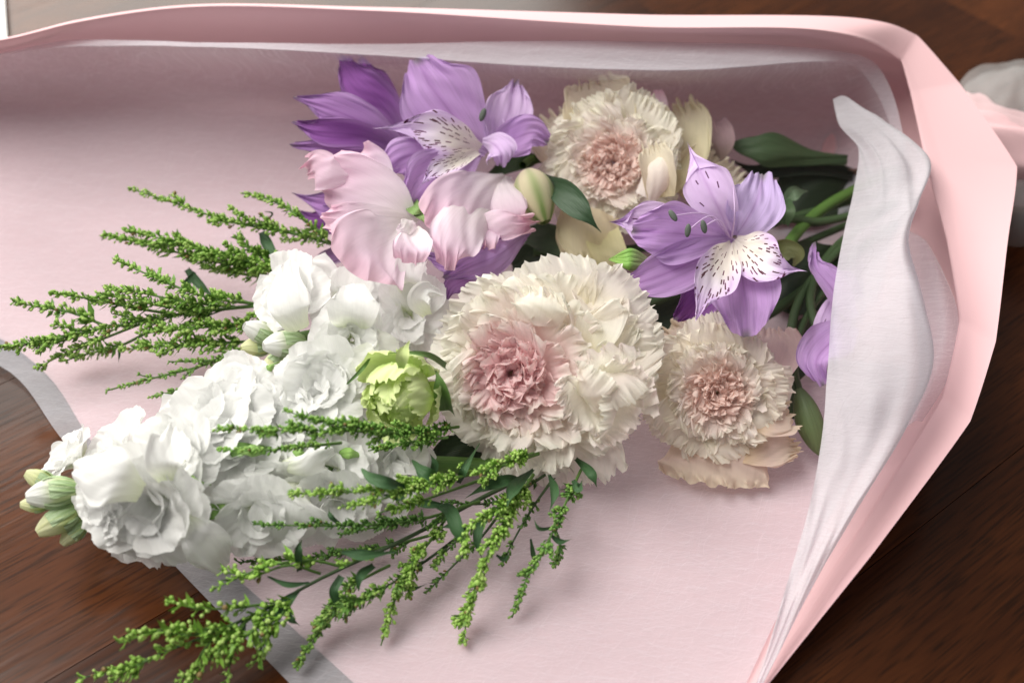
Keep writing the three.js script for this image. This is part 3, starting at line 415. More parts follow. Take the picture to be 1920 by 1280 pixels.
{
  alstro('deep purple alstroemeria seen from its side, farthest left at the back', P(720, 250, 0.05), [
    { pts: [[760, 275, 0.0510], [720, 200, 0.0670], [670, 155, 0.0750], [640, 104, 0.0770]], w: [12, 34, 42, 22], cup: 0.4, seed: 101, c: VD },
    { pts: [[765, 270, 0.0510], [720, 180, 0.0650], [690, 140, 0.0710], [676, 104, 0.0730]], w: [12, 26, 30, 14], cup: -0.3, seed: 102, c: VD },
    { pts: [[760, 280, 0.0540], [690, 235, 0.0690], [610, 200, 0.0770], [550, 182, 0.0750]], w: [12, 38, 40, 10], cup: -0.4, seed: 103, c: mix3(VI, VD, 0.5) },
    { pts: [[760, 285, 0.0540], [680, 255, 0.0670], [600, 245, 0.0710], [548, 228, 0.0690]], w: [12, 26, 30, 10], cup: 0.5, seed: 104, c: VD },
    { pts: [[750, 290, 0.0510], [680, 285, 0.0590], [610, 275, 0.0640], [544, 272, 0.0610]], w: [10, 24, 26, 12], cup: -0.4, seed: 105, c: mix3(VI, VD, 0.45) },
    { pts: [[745, 300, 0.0490], [690, 300, 0.0540], [640, 300, 0.0540]], w: [10, 20, 14], cup: -0.2, seed: 106, c: mix3(VI, VD, 0.3) },
  ], 'purple alstroemeria blooms');
  alstro('dark purple alstroemeria half hidden behind the left pink sweet pea', P(640, 395, 0.035), [
    { pts: [[720, 400, 0.034], [650, 390, 0.044], [600, 380, 0.046], [548, 362, 0.044]], w: [12, 26, 26, 4], cup: 0.3, seed: 111, c: mix3(VI, VD, 0.45) },
    { pts: [[720, 430, 0.034], [670, 405, 0.044], [640, 395, 0.046], [606, 390, 0.044]], w: [10, 36, 34, 16], cup: -0.3, seed: 112, c: mix3(VI, VD, 0.35) },
    { pts: [[700, 470, 0.026], [640, 475, 0.03], [596, 490, 0.03], [566, 505, 0.026]], w: [8, 16, 14, 2], cup: 0.3, seed: 113, c: mix3(VD, [0.3, 0.25, 0.3], 0.5) },
    { pts: [[700, 430, 0.03], [640, 420, 0.034], [590, 410, 0.036], [560, 395, 0.034]], w: [10, 22, 22, 6], cup: -0.3, seed: 114, c: VD },
  ], 'purple alstroemeria blooms');
  alstro('purple alstroemeria under the right pink sweet pea, seen from below', P(900, 500, 0.04), [
    { pts: [[985, 440, 0.04], [930, 480, 0.052], [880, 500, 0.055], [830, 520, 0.052]], w: [10, 34, 34, 18], cup: -0.3, seed: 121, ruf: 6 },
    { pts: [[960, 470, 0.038], [880, 495, 0.046], [835, 490, 0.048], [800, 478, 0.046]], w: [10, 22, 24, 14], cup: 0.3, seed: 122 },
    { pts: [[940, 480, 0.036], [880, 520, 0.042], [845, 540, 0.042], [835, 565, 0.038]], w: [10, 22, 22, 8], cup: 0.3, seed: 123, c: mix3(VI, VD, 0.4) },
    { pts: [[990, 430, 0.038], [950, 450, 0.046], [915, 440, 0.048], [900, 430, 0.046]], w: [10, 22, 22, 10], cup: 0.2, seed: 124, c: VD },
  ], 'purple alstroemeria blooms');
  alstro('purple alstroemeria seen edge on against the white front flap', P(1550, 600, 0.045), [
    { pts: [[1600, 600, 0.035], [1560, 540, 0.045], [1530, 500, 0.048], [1524, 458, 0.046]], w: [16, 34, 24, 8], cup: 0.4, seed: 131, ruf: 6, roll: 0.7, c: VI },
    { pts: [[1600, 610, 0.033], [1560, 640, 0.04], [1530, 680, 0.042], [1545, 722, 0.036]], w: [16, 44, 40, 22], cup: 0.3, seed: 132, ruf: 6, roll: 0.3 },
    { pts: [[1590, 560, 0.03], [1570, 580, 0.036], [1545, 640, 0.038], [1540, 690, 0.036]], w: [10, 26, 24, 4], cup: -0.4, seed: 133, ruf: 4, roll: -0.5, kind: 2 },
    { pts: [[1610, 560, 0.03], [1580, 530, 0.036], [1560, 515, 0.036]], w: [14, 26, 18], cup: 0.2, seed: 134, c: mix3(VI, VD, 0.4) },
  ], 'purple alstroemeria blooms');
}
{
  const t = thing('alstroemeria_bud', 'plump cream and green striped bud below the back lisianthus', 'flower bud', P(1005, 370, 0.05));
  const at = P(1002, 362, 0.054), k = pxAt(at), ax = dirOf(0.32, -0.9, 0.25);
  const q = new THREE.Quaternion().setFromUnitVectors(V3(0, 1, 0), ax);
  for (let i = 0; i < 6; i++) {
    const a0 = i / 6 * 6.283, rr = i % 2 ? 1 : 1.06;
    const g = grid(14, 24, (u, v) => { const a = a0 + (u - 0.5) * 1.5, pr = Math.pow(Math.sin(Math.pow(v, 0.8) * 3.0), 0.75) * 34 * rr * (1 + 0.06 * Math.cos((u - 0.5) * 3)) + 2; return V3(Math.cos(a) * pr * k, (v - 0.45) * 112 * k, Math.sin(a) * pr * k).applyQuaternion(q).add(at); }, (u, v) => mix3(mix3([0.66, 0.58, 0.42], [0.62, 0.6, 0.36], v), [0.16, 0.28, 0.06], clamp(Math.exp(-Math.pow((u - 0.5) * 6, 2)) * (0.35 + 0.6 * v) + 0.25 * sstep(0.7, 1, v), 0, 0.9)));
    part('bud_scale', g, M.green, t);
  }
  part('stem', tube([P(980, 310, 0.05), P(1000, 295, 0.046), P(1060, 280, 0.035)], k * 8, k * 6), M.stem, t);
}

// ---------------------------------------------------------------- sweet peas
const SP = [0.90, 0.70, 0.83], SPW = [0.94, 0.84, 0.91], spc = grad([0.88, 0.88, 0.82], SPW, SP, [0.88, 0.60, 0.72]);
function sweetPea(name, label, at, list, group) {
  const t = thing(name, label, 'flower', at, group);
  for (const o of list) part(o.name ?? 'petal', blade({ nu: 48, nv: 34, fq: 2.3, round: 0.16, col: spc, ...o, fq: 3.4, ruf: (o.ruf ?? 9) * 1.5, cup: (o.cup ?? 0) * 0.6, frill: 0.5 }), o.mat ?? M.pinkPetal, t);
  return t;
}
const sepalC = grad([0.14, 0.26, 0.06], [0.2, 0.34, 0.1], [0.3, 0.42, 0.16]);
{
  const t = sweetPea('sweet_pea', 'pale pink sweet pea with wide wavy petals, left of the two', P(770, 420, 0.055), [
    { pts: [[778, 420, 0.052], [725, 372, 0.062], [660, 342, 0.066], [598, 330, 0.064]], w: [14, 46, 62, 58], cup: 0.1, seed: 201, ruf: 7 },
    { pts: [[650, 335, 0.066], [615, 325, 0.070], [590, 316, 0.070], [572, 322, 0.066]], w: [20, 34, 38, 26], cup: -0.5, seed: 209, ruf: 5, col: grad(SPW, SP, [0.86, 0.58, 0.68]) },
    { pts: [[720, 360, 0.06], [690, 320, 0.066], [660, 300, 0.068]], w: [30, 46, 48], cup: 0.2, seed: 202, ruf: 5 },
    { pts: [[775, 420, 0.052], [730, 450, 0.066], [690, 475, 0.070], [662, 512, 0.066]], w: [12, 52, 86, 92], cup: 0.08, seed: 203, ruf: 8, round: 0.3 },
    { pts: [[770, 415, 0.055], [700, 408, 0.064], [650, 412, 0.068], [602, 408, 0.066]], w: [12, 26, 34, 26], cup: 0.4, seed: 204, ruf: 4 },
    { pts: [[778, 425, 0.058], [775, 450, 0.07], [770, 470, 0.072], [766, 494, 0.068]], w: [12, 30, 36, 30], cup: 0.5, seed: 205, ruf: 5 },
    { pts: [[782, 425, 0.06], [765, 428, 0.07], [745, 432, 0.072]], w: [14, 20, 10], cup: -0.8, seed: 206, ruf: 2, col: grad(SPW, [0.85, 0.83, 0.8], SPW) },
    { pts: [[776, 380, 0.05], [790, 400, 0.06], [800, 424, 0.058]], w: [10, 16, 1], name: 'sepal', mat: M.leaf, col: sepalC, cup: 0.4, seed: 207, ruf: 1 },
    { pts: [[770, 380, 0.052], [782, 392, 0.062], [796, 400, 0.06]], w: [14, 14, 1], name: 'sepal', mat: M.leaf, col: sepalC, cup: 0.4, seed: 208, ruf: 1 },
  ], 'pale pink sweet pea blooms');
  sweetPea('sweet_pea', 'pale pink sweet pea with a drooping curled petal, right of the two', P(900, 400, 0.05), [
    { pts: [[955, 345, 0.048], [905, 365, 0.060], [860, 390, 0.066], [825, 440, 0.062]], w: [26, 52, 66, 62], cup: -0.35, seed: 211, ruf: 8 },
    { pts: [[910, 380, 0.056], [870, 420, 0.066], [848, 460, 0.068], [838, 506, 0.062]], w: [44, 52, 44, 22], cup: -0.4, seed: 212, ruf: 7 },
    { pts: [[900, 430, 0.05], [930, 420, 0.058], [965, 420, 0.058], [1010, 414, 0.052]], w: [24, 28, 24, 14], cup: -0.5, seed: 213, ruf: 8, col: grad(SPW, SP, [0.8, 0.52, 0.6]) },
    { pts: [[925, 400, 0.046], [905, 440, 0.056], [895, 465, 0.056]], w: [22, 30, 30], cup: 0.4, seed: 214, ruf: 7, col: grad(SPW, SP, [0.8, 0.52, 0.6]) },
    { pts: [[950, 330, 0.05], [952, 360, 0.058], [960, 400, 0.056], [975, 430, 0.05]], w: [10, 30, 34, 20], cup: -0.3, seed: 215, ruf: 4 },
  ], 'pale pink sweet pea blooms');
  sweetPea('sweet_pea_petal', 'small pale pink petal tip poking above the back lisianthus', P(1236, 200, 0.06), [{ pts: [[1240, 225, 0.052], [1236, 200, 0.062], [1232, 168, 0.064]], w: [8, 17, 14], cup: 0.3, seed: 221, ruf: 1 }], 'pale pink petals peeping out behind');
  sweetPea('sweet_pea_petal', 'dull pink rounded petal right of the back lisianthus', P(1345, 260, 0.05), [{ pts: [[1345, 300, 0.042], [1350, 262, 0.05], [1340, 225, 0.05]], w: [14, 28, 24], cup: 0.3, seed: 222, ruf: 3, col: grad([0.5, 0.42, 0.36], [0.62, 0.46, 0.5], [0.6, 0.44, 0.5]) }], 'pale pink petals peeping out behind');
}

// ---------------------------------------------------------------- white stocks
const WH = [0.95, 0.955, 0.945], GW = [0.84, 0.90, 0.66];
function floret(t, px, py, h, R, ax, seed, n = [5, 5, 4]) {
  const at = P(px, py, h), k = pxAt(at) * R, axis = dirOf(...ax), fl = partGroup('floret', t, at), r = rng(seed), fr = frame(at.clone().addScaledVector(axis, -0.45 * k), axis);
  n = [n[0], Math.max(3, n[1] - 1), Math.max(2, n[2] - 1)];
  const rings = [{ th0: 0.6, th1: 1.75, L: 1.2, W: 0.64, rc: 1.2 }, { th0: 0.35, th1: 1.35, L: 0.98, W: 0.60, rc: 0.8 }, { th0: 0.1, th1: 0.95, L: 0.74, W: 0.46, rc: 0.45 }];
  rings.forEach((q, j) => { for (let i = 0; i < n[j]; i++) {
    const g = whorlPetal(fr, { az: (i + j * 0.37 + 0.45 * (r() - 0.5)) / n[j] * 6.283, th0: q.th0, th1: q.th1 + 0.6 * (r() - 0.5), L: k * q.L * (1 + 0.25 * (r() - 0.5)), W: k * q.W * (1 + 0.25 * (r() - 0.5)), rc: k * q.rc * (0.8 + 0.5 * r()), r0: k * 0.05, h0: k * j * 0.04, ruf: k * 0.055, fq: 1.5 + r(), teeth: 0.012, seed: seed * 50 + i * 3 + j * 20, round: 0.3, nu: 28, nv: 18, base: 0.3, fan: 1.25, rp: 1.5, pw: 1.1, lean: 0.5 * (r() - 0.5), col: (s, v) => mix3(GW, WH, sstep(0.0, 0.42, v)) });
    part('petal', g, M.white, fl);
  } });
}
const wp = (t, o) => part('petal', blade({ nu: 30, nv: 26, fq: 2.4, ruf: 6, round: 0.25, cup: 0.3, col: grad(GW, WH, WH, WH), ...o }), M.white, t);
function stockBud(t, px, py, h, R, ax, seed, green) {
  const at = P(px, py, h), k = pxAt(at) * R, q = new THREE.Quaternion().setFromUnitVectors(V3(0, 1, 0), dirOf(...ax)), b = partGroup('bud', t, at), n = wave(seed, 3, 3);
  const shell = (name, a0, span, top, r0, col, mat) => part(name, grid(16, 18, (u, v) => { const a = a0 + (u - 0.5) * span, vv = v * top, pr = (0.16 + 0.84 * Math.pow(Math.sin(clamp(vv * 0.86 + 0.1, 0, 1) * 3.1416), 0.8)) * 0.62 * r0 * (1 + 0.05 * n(u * 5 + v * 2)); return V3(Math.cos(a) * pr * k, (vv - 0.55) * 2 * k, Math.sin(a) * pr * k).applyQuaternion(q).add(at); }, col), mat, b);
  for (let i = 0; i < 4; i++) shell('petal', i * 1.571 + seed, 1.9, 1, 0.94 + 0.05 * (i % 2), (u, v) => mix3(green ? [0.6, 0.72, 0.3] : [0.7, 0.8, 0.46], green ? [0.86, 0.88, 0.56] : WH, sstep(0.3, 0.8, v)), M.white);
  for (let i = 0; i < 4; i++) shell('sepal', i * 1.571 + seed + 0.7, 1.25, 0.58 + 0.1 * Math.sin(i * 3 + seed), 1.05, (u, v) => mix3([0.26, 0.40, 0.15], [0.42, 0.55, 0.32], v + 0.3 * Math.cos((u - 0.5) * 20)), M.leaf);
}
{
  const t = thing('white_stock', 'long white stock spike with green bud tip overhanging the left edge onto the table', 'flower spike', P(420, 900, 0.02), 'white stock flower spikes');
  part('stem', tube([P(1000, 880, 0.012), P(760, 870, 0.016), P(560, 880, 0.022), P(380, 910, 0.026), P(150, 930, 0.026)], 0.0034, 0.0022, 8, 30), M.stem, t);
  floret(t, 285, 945, 0.044, 118, [-0.25, -0.3, 1], 1, [6, 6, 5]);
  floret(t, 215, 855, 0.036, 82, [-0.6, 0.5, 0.7], 2, [5, 4, 3]);
  floret(t, 250, 1000, 0.028, 92, [-0.3, -0.7, 0.6], 3, [5, 5, 3]);
  floret(t, 395, 780, 0.046, 98, [-0.1, 0.55, 0.9], 4);
  floret(t, 460, 735, 0.046, 84, [0.2, 0.5, 0.9], 5);
  floret(t, 365, 985, 0.026, 88, [0.3, -0.7, 0.6], 6, [5, 4, 2]);
  floret(t, 470, 890, 0.030, 96, [0.2, -0.1, 1], 7, [5, 4, 3]);
  floret(t, 545, 935, 0.024, 96, [0.1, -0.5, 0.9], 8, [6, 4, 3]);
  floret(t, 590, 730, 0.046, 84, [0.1, 0.4, 1], 9);
  floret(t, 620, 880, 0.026, 92, [0.1, 0.1, 1], 10, [6, 4, 2]);
  floret(t, 700, 890, 0.018, 80, [0.2, 0.1, 1], 11, [5, 4, 2]);
  floret(t, 330, 850, 0.046, 84, [-0.1, 0.3, 1], 13, [5, 5, 3]);
  floret(t, 430, 830, 0.042, 86, [0.1, 0.3, 1], 14, [5, 5, 3]);
  floret(t, 520, 800, 0.040, 84, [0.1, 0.2, 1], 15, [5, 5, 3]);
  floret(t, 475, 965, 0.032, 84, [0.1, -0.3, 1], 16, [5, 4, 3]);
  floret(t, 640, 950, 0.024, 78, [0.1, -0.4, 1], 17, [5, 4, 3]);
  floret(t, 740, 860, 0.022, 70, [0.2, 0.1, 1], 18, [5, 4, 2]);
  floret(t, 190, 950, 0.040, 70, [-0.6, -0.1, 0.9], 19, [5, 4, 4]);
  floret(t, 130, 850, 0.03, 66, [-0.7, 0.6, 0.5], 12, [4, 4, 3]);
  wp(t, { pts: [[310, 900, 0.056], [305, 865, 0.066], [318, 830, 0.066], [325, 800, 0.06]], w: [14, 34, 40, 22], cup: 0.3, seed: 303 });
  wp(t, { pts: [[265, 925, 0.056], [215, 900, 0.064], [175, 885, 0.062], [140, 870, 0.055]], w: [20, 52, 62, 44], cup: -0.2, seed: 304, ruf: 4 });
  wp(t, { pts: [[340, 960, 0.044], [370, 1000, 0.042], [400, 1040, 0.032], [420, 1068, 0.022]], w: [14, 36, 46, 40], cup: -0.3, seed: 305 });
  wp(t, { pts: [[520, 870, 0.035], [570, 870, 0.046], [600, 855, 0.05], [625, 845, 0.048]], w: [14, 26, 30, 22], cup: -0.7, seed: 306 });
  wp(t, { pts: [[560, 900, 0.03], [545, 940, 0.036], [540, 985, 0.03], [545, 1030, 0.016]], w: [20, 60, 78, 66], cup: -0.2, seed: 307 });
  for (const [x, y, h, dx, dy, q] of [[360, 905, 0.046, 60, 6, 15], [415, 955, 0.036, 50, -26, 15], [470, 845, 0.048, -66, 6, 13], [505, 690, 0.05, 30, -20, 8], [655, 850, 0.034, 60, 10, 12], [300, 815, 0.05, 30, 22, 9], [495, 905, 0.036, 34, -24, 9], [560, 850, 0.04, 50, 14, 10], [690, 915, 0.03, 40, -8, 9]])
    part('sepal', blade({ pts: [[x - dx * 0.6, y - dy * 0.6, h - 0.01], [x, y, h], [x + dx * 0.6, y + dy * 0.6, h - 0.006]], w: [q * 0.6, q, 3], cup: -0.6, seed: x, col: grad([0.16, 0.34, 0.06], [0.28, 0.48, 0.12], [0.34, 0.54, 0.18]) }), M.leaf, t);
  stockBud(t, 92, 925, 0.036, 46, [-0.95, -0.15, 0.3], 1, false);
  stockBud(t, 104, 978, 0.028, 42, [-0.75, -0.5, 0.4], 2, true);
  stockBud(t, 72, 898, 0.032, 30, [-0.8, 0.45, 0.3], 3, true);
  stockBud(t, 135, 1000, 0.022, 30, [-0.6, -0.7, 0.3], 4, true); stockBud(t, 62, 945, 0.032, 26, [-0.9, 0.0, 0.3], 9, true);
  const lf = (pts, w, s) => part('leaf', blade({ pts, w, cup: 0.3, seed: s, col: grad([0.12, 0.26, 0.05], [0.22, 0.4, 0.1], [0.26, 0.42, 0.14]) }), M.leaf, t);
  lf([[320, 890, 0.036], [350, 900, 0.04], [385, 905, 0.036]], [14, 20, 6], 1); lf([[375, 960, 0.03], [400, 955, 0.036], [420, 945, 0.034]], [10, 18, 8], 2); lf([[420, 850, 0.04], [450, 842, 0.046], [510, 838, 0.042]], [10, 14, 4], 3);
}
{
  const t = thing('white_stock', 'white stock spike with pale green buds behind the lime green bud', 'flower spike', P(640, 590, 0.02), 'white stock flower spikes');
  part('stem', tube([P(1050, 560, 0.014), P(800, 590, 0.022), P(640, 620, 0.028), P(500, 645, 0.032)], 0.0034, 0.0024, 8, 30), M.stem, t);
  floret(t, 545, 555, 0.048, 74, [-0.3, 0.3, 1], 21, [4, 5, 4]);
  floret(t, 640, 560, 0.042, 78, [0.0, 0.4, 1], 22, [5, 4, 3]);
  floret(t, 655, 640, 0.050, 80, [0.0, -0.1, 1], 23, [5, 6, 4]);
  floret(t, 745, 545, 0.040, 76, [0.1, 0.4, 1], 24, [5, 4, 3]);
  floret(t, 770, 590, 0.044, 70, [0.2, 0.1, 1], 25, [5, 4, 3]);
  floret(t, 710, 640, 0.034, 72, [0.2, -0.3, 1], 26, [5, 4, 2]);
  floret(t, 620, 700, 0.048, 78, [-0.1, -0.1, 1], 27, [4, 5, 4]);
  floret(t, 640, 770, 0.036, 62, [0.1, -0.4, 1], 28, [4, 4, 3]);
  wp(t, { pts: [[658, 615, 0.052], [660, 590, 0.062], [662, 565, 0.065], [660, 530, 0.062]], w: [24, 44, 50, 36], cup: 0.25, seed: 321, ruf: 2, round: 0.35 });
  wp(t, { pts: [[770, 545, 0.046], [765, 520, 0.058], [770, 495, 0.06], [790, 475, 0.056]], w: [14, 26, 30, 22], cup: 0.6, seed: 322 });
  wp(t, { pts: [[560, 620, 0.052], [545, 580, 0.062], [540, 530, 0.064], [545, 486, 0.058]], w: [24, 40, 42, 26], cup: -0.35, seed: 323, ruf: 3, round: 0.3 });
  wp(t, { pts: [[800, 590, 0.05], [785, 560, 0.06], [800, 545, 0.062], [826, 552, 0.058]], w: [10, 22, 22, 14], cup: 0.5, seed: 324 });
  stockBud(t, 486, 622, 0.040, 36, [-0.75, 0.35, 0.5], 5, false); stockBud(t, 478, 650, 0.034, 30, [-0.8, -0.1, 0.4], 6, true);
  stockBud(t, 528, 645, 0.046, 40, [-0.85, -0.1, 0.5], 7, false); stockBud(t, 515, 682, 0.038, 34, [-0.6, -0.5, 0.5], 8, true);
}
// ---------------------------------------------------------------- sprays of green flower buds
const budGeo = new THREE.SphereGeometry(1, 7, 5), bractGeo = blankBract();
function blankBract() { const g = new THREE.BufferGeometry(); g.setAttribute('position', new THREE.Float32BufferAttribute([0, 0, 0, 0.16, 0.45, 0.06, 0, 1, 0.02, 0, 0, 0, 0, 1, 0.02, -0.16, 0.45, 0.06], 3)); g.setAttribute('normal', new THREE.Float32BufferAttribute([0, 0, 1, 0.5, 0, 0.9, 0, 0, 1, 0, 0, 1, 0, 0, 1, -0.5, 0, 0.9], 3)); g.setAttribute('uv', new THREE.Float32BufferAttribute([0, 0, 0, 0, 0, 0, 0, 0, 0, 0, 0, 0], 2)); return g; }
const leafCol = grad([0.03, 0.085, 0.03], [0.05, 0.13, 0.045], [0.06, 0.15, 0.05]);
function budCluster(t, pts, o) {
  const c = curve(pts.map((p) => P(...p))), r = rng(o.seed), len = c.getLength(), k = pxAt(c.getPoint(0.5)), list = [], gap = wave(o.seed + 3, 3, 2), m = new THREE.Matrix4(), q = new THREE.Quaternion();
  const step = (o.step ?? 6) * 0.68 * k, n = Math.max(4, Math.round(len * (1 - o.from) / step)), col = o.col ?? [0.19, 0.38, 0.05], tip = o.tip ?? [0.40, 0.57, 0.15];
  for (let i = 0; i < n; i++) {
    const v = o.from + (1 - o.from) * (i + r()) / n, p = c.getPointAt(clamp(v, 0, 1)), T = c.getTangentAt(clamp(v, 0, 1)), sp = (o.spread ?? 16) * k * (0.4 + 0.8 * (1 - v) + 0.5 * r() * r());
    const clump = clamp((o.dense ?? 1.05) + 1.2 * gap(v * len / (k * 26)), 0.1, 1.5);
    for (let j = 0; j < (o.per ?? 3); j++) {
      if (list.length && r() > clump) continue;
      const N = V3(r() - 0.5, r() - 0.35, r() - 0.5).normalize(); N.addScaledVector(T, -N.dot(T) * 0.8).normalize();
      const d = N.clone().multiplyScalar(0.75).addScaledVector(T, 0.75).normalize(), e = p.clone().addScaledVector(d, sp * (0.5 + 0.6 * r()));
      if (e.y < 0.004) e.y = 0.004 + 0.003 * r();
      if (r() < (o.ped ?? 0.5)) list.push(paint(tube([p, p.clone().lerp(e, 0.5).addScaledVector(T, sp * 0.08), e], k * 1.7, k * 1.2, 4, 4), () => col));
      if (r() < 0.95) { const L = sp * (0.85 + 0.9 * r() * r()), bq = V3(r() - 0.5, r() - 0.5, r() - 0.5).multiplyScalar(0.9).add(d).normalize(), b = bractGeo.clone().applyMatrix4(m.compose(p.clone().lerp(e, 0.2 * r()), q.setFromUnitVectors(V3(0, 1, 0), bq), V3(L, L, L))), f2 = r(); list.push(paint(b, () => mix3([col[0] * 0.55, col[1] * 0.62, col[2] * 0.7], col, f2))); }
      const rad = (o.size ?? 4.3) * (o.big ? 0.82 : 0.62) * k * (0.5 + 0.9 * r()) * (1 - 0.2 * v), g = budGeo.clone();
      g.applyMatrix4(m.compose(e, q.setFromUnitVectors(V3(0, 1, 0), d), V3(rad, rad * (o.big ? 1.1 : 1.45), rad))); const f = r(), ctr = e;
      const brown = r() < 0.03; list.push(paint(g, (x, y, z) => brown ? [0.22, 0.15, 0.05] : mix3(col, tip, clamp(1.15 * f * f + 0.1, 0, 1))));
    }
  }
  const g = mergeGeometries(list.map((x) => { const y = x.index ? x.toNonIndexed() : x; y.deleteAttribute('uv'); return y; }));
  const b = part('flower_buds', g, M.bud, t); b.userData.kind = 'stuff';
}
function paint(g, f) { const p = g.attributes.position, c = new Float32Array(p.count * 3); for (let i = 0; i < p.count; i++) c.set(f(p.getX(i), p.getY(i), p.getZ(i)), i * 3); g.setAttribute('color', new THREE.BufferAttribute(c, 3)); return g; }
function spray(label, at, o) {
  const t = thing('goldenrod_spray', label, 'greenery', P(...at), o.group ?? 'green budding goldenrod sprays');
  let s = o.seed * 31;
  for (const b of o.branches) {
    const p = b.pts.map((q) => P(...q)), k = pxAt(p[1] ?? p[0]);
    part('stem', tube(p, (b.r ?? 3.2) * k, 1.3 * k, 6, 26), b.dark ? M.darkStem : M.stem, t);
    if (b.from !== null) budCluster(t, b.pts, { from: b.from ?? 0.1, seed: s++, ...o.buds, ...b });
    if (b.side) { const r = rng(s++); const c = curve(p); for (let i = 0; i < b.side; i++) {            // short side twigs
      const v = 0.12 + 0.75 * (i + 0.4 * r()) / b.side, q = c.getPointAt(v), T = c.getTangentAt(v), sg = i % 2 ? 1 : -1, L = (b.sideLen ?? 60) * k * (1.15 - 0.7 * v);
      const S = T.clone().cross(AZ).normalize().multiplyScalar(sg * (0.3 + 0.22 * r())), e = q.clone().addScaledVector(T, L).addScaledVector(S, L).addScaledVector(AZ, L * 0.2 * (r() - 0.2)); if (e.y < 0.006) e.y = 0.006;
      const md = q.clone().lerp(e, 0.5).addScaledVector(T, L * 0.08); if (md.y < 0.005) md.y = 0.005;
      part('twig', tube([q, md, e], 1.8 * k, 1 * k, 5, 10), M.stem, t);
      budClusterV(t, [q, md, e], { from: 0.2, seed: s++, ...o.buds, ...b, spread: (b.spread ?? o.buds.spread ?? 16) * 0.75 });
    } }
  }
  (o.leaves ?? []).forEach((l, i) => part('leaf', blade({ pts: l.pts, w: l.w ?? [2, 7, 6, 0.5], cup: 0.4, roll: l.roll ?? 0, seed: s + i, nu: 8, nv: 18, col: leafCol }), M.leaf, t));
  return t;
}
function budClusterV(t, pts, o) { budCluster(t, pts.map((p) => toPx(p)), o); }
function toPx(p) { const d = p.clone().sub(camera.position), z = -d.dot(AZ); return [960 + d.dot(AX) / z * FOCAL, 640 - d.dot(AY) / z * FOCAL, p.y]; }

spray('green goldenrod spray reaching highest up the back wall, left of the purple flowers', [560, 430, 0.03], { seed: 1, buds: { dense: 1.4, spread: 13, size: 4.2, per: 3, step: 6 }, branches: [
  { pts: [[660, 470, 0.03], [560, 440, 0.036], [430, 415, 0.044], [340, 385, 0.048], [246, 354, 0.050]], from: 0.1, side: 4, sideLen: 46 },
  { pts: [[640, 470, 0.03], [600, 440, 0.04], [560, 405, 0.046], [510, 376, 0.048], [454, 362, 0.048]], from: 0.15 },
  { pts: [[520, 430, 0.036], [470, 415, 0.044], [428, 388, 0.048]], from: 0.2 } ],
  leaves: [{ pts: [[490, 435, 0.036], [505, 465, 0.034], [530, 500, 0.03]], w: [6, 11, 9, 2] }, { pts: [[480, 430, 0.036], [510, 400, 0.044], [495, 396, 0.046]], w: [1, 2, 1] }] });
spray('thick green goldenrod spray in the middle of the three on the left', [480, 500, 0.03], { seed: 2, buds: { dense: 1.4, spread: 17, size: 4.4, per: 4, step: 5, col: [0.17, 0.35, 0.04], tip: [0.36, 0.54, 0.13] }, branches: [
  { pts: [[680, 520, 0.022], [560, 505, 0.03], [420, 480, 0.038], [310, 450, 0.042], [234, 430, 0.042]], from: 0.1, side: 7, sideLen: 60 },
  { pts: [[560, 510, 0.026], [400, 490, 0.034], [290, 462, 0.038], [196, 440, 0.038]], from: 0.2 },
  { pts: [[600, 540, 0.018], [520, 525, 0.024], [440, 512, 0.028], [380, 500, 0.028]], from: 0.1 },
  { pts: [[520, 490, 0.03], [470, 470, 0.038], [445, 442, 0.042]], from: 0.2 } ],
  leaves: [{ pts: [[350, 505, 0.026], [375, 535, 0.024], [405, 560, 0.02]], w: [6, 9, 7, 1] }, { pts: [[365, 510, 0.026], [345, 540, 0.024], [340, 572, 0.02]], w: [3, 7, 6, 1] }, { pts: [[490, 480, 0.03], [560, 520, 0.03], [610, 530, 0.026]], w: [4, 9, 6, 1] }] });
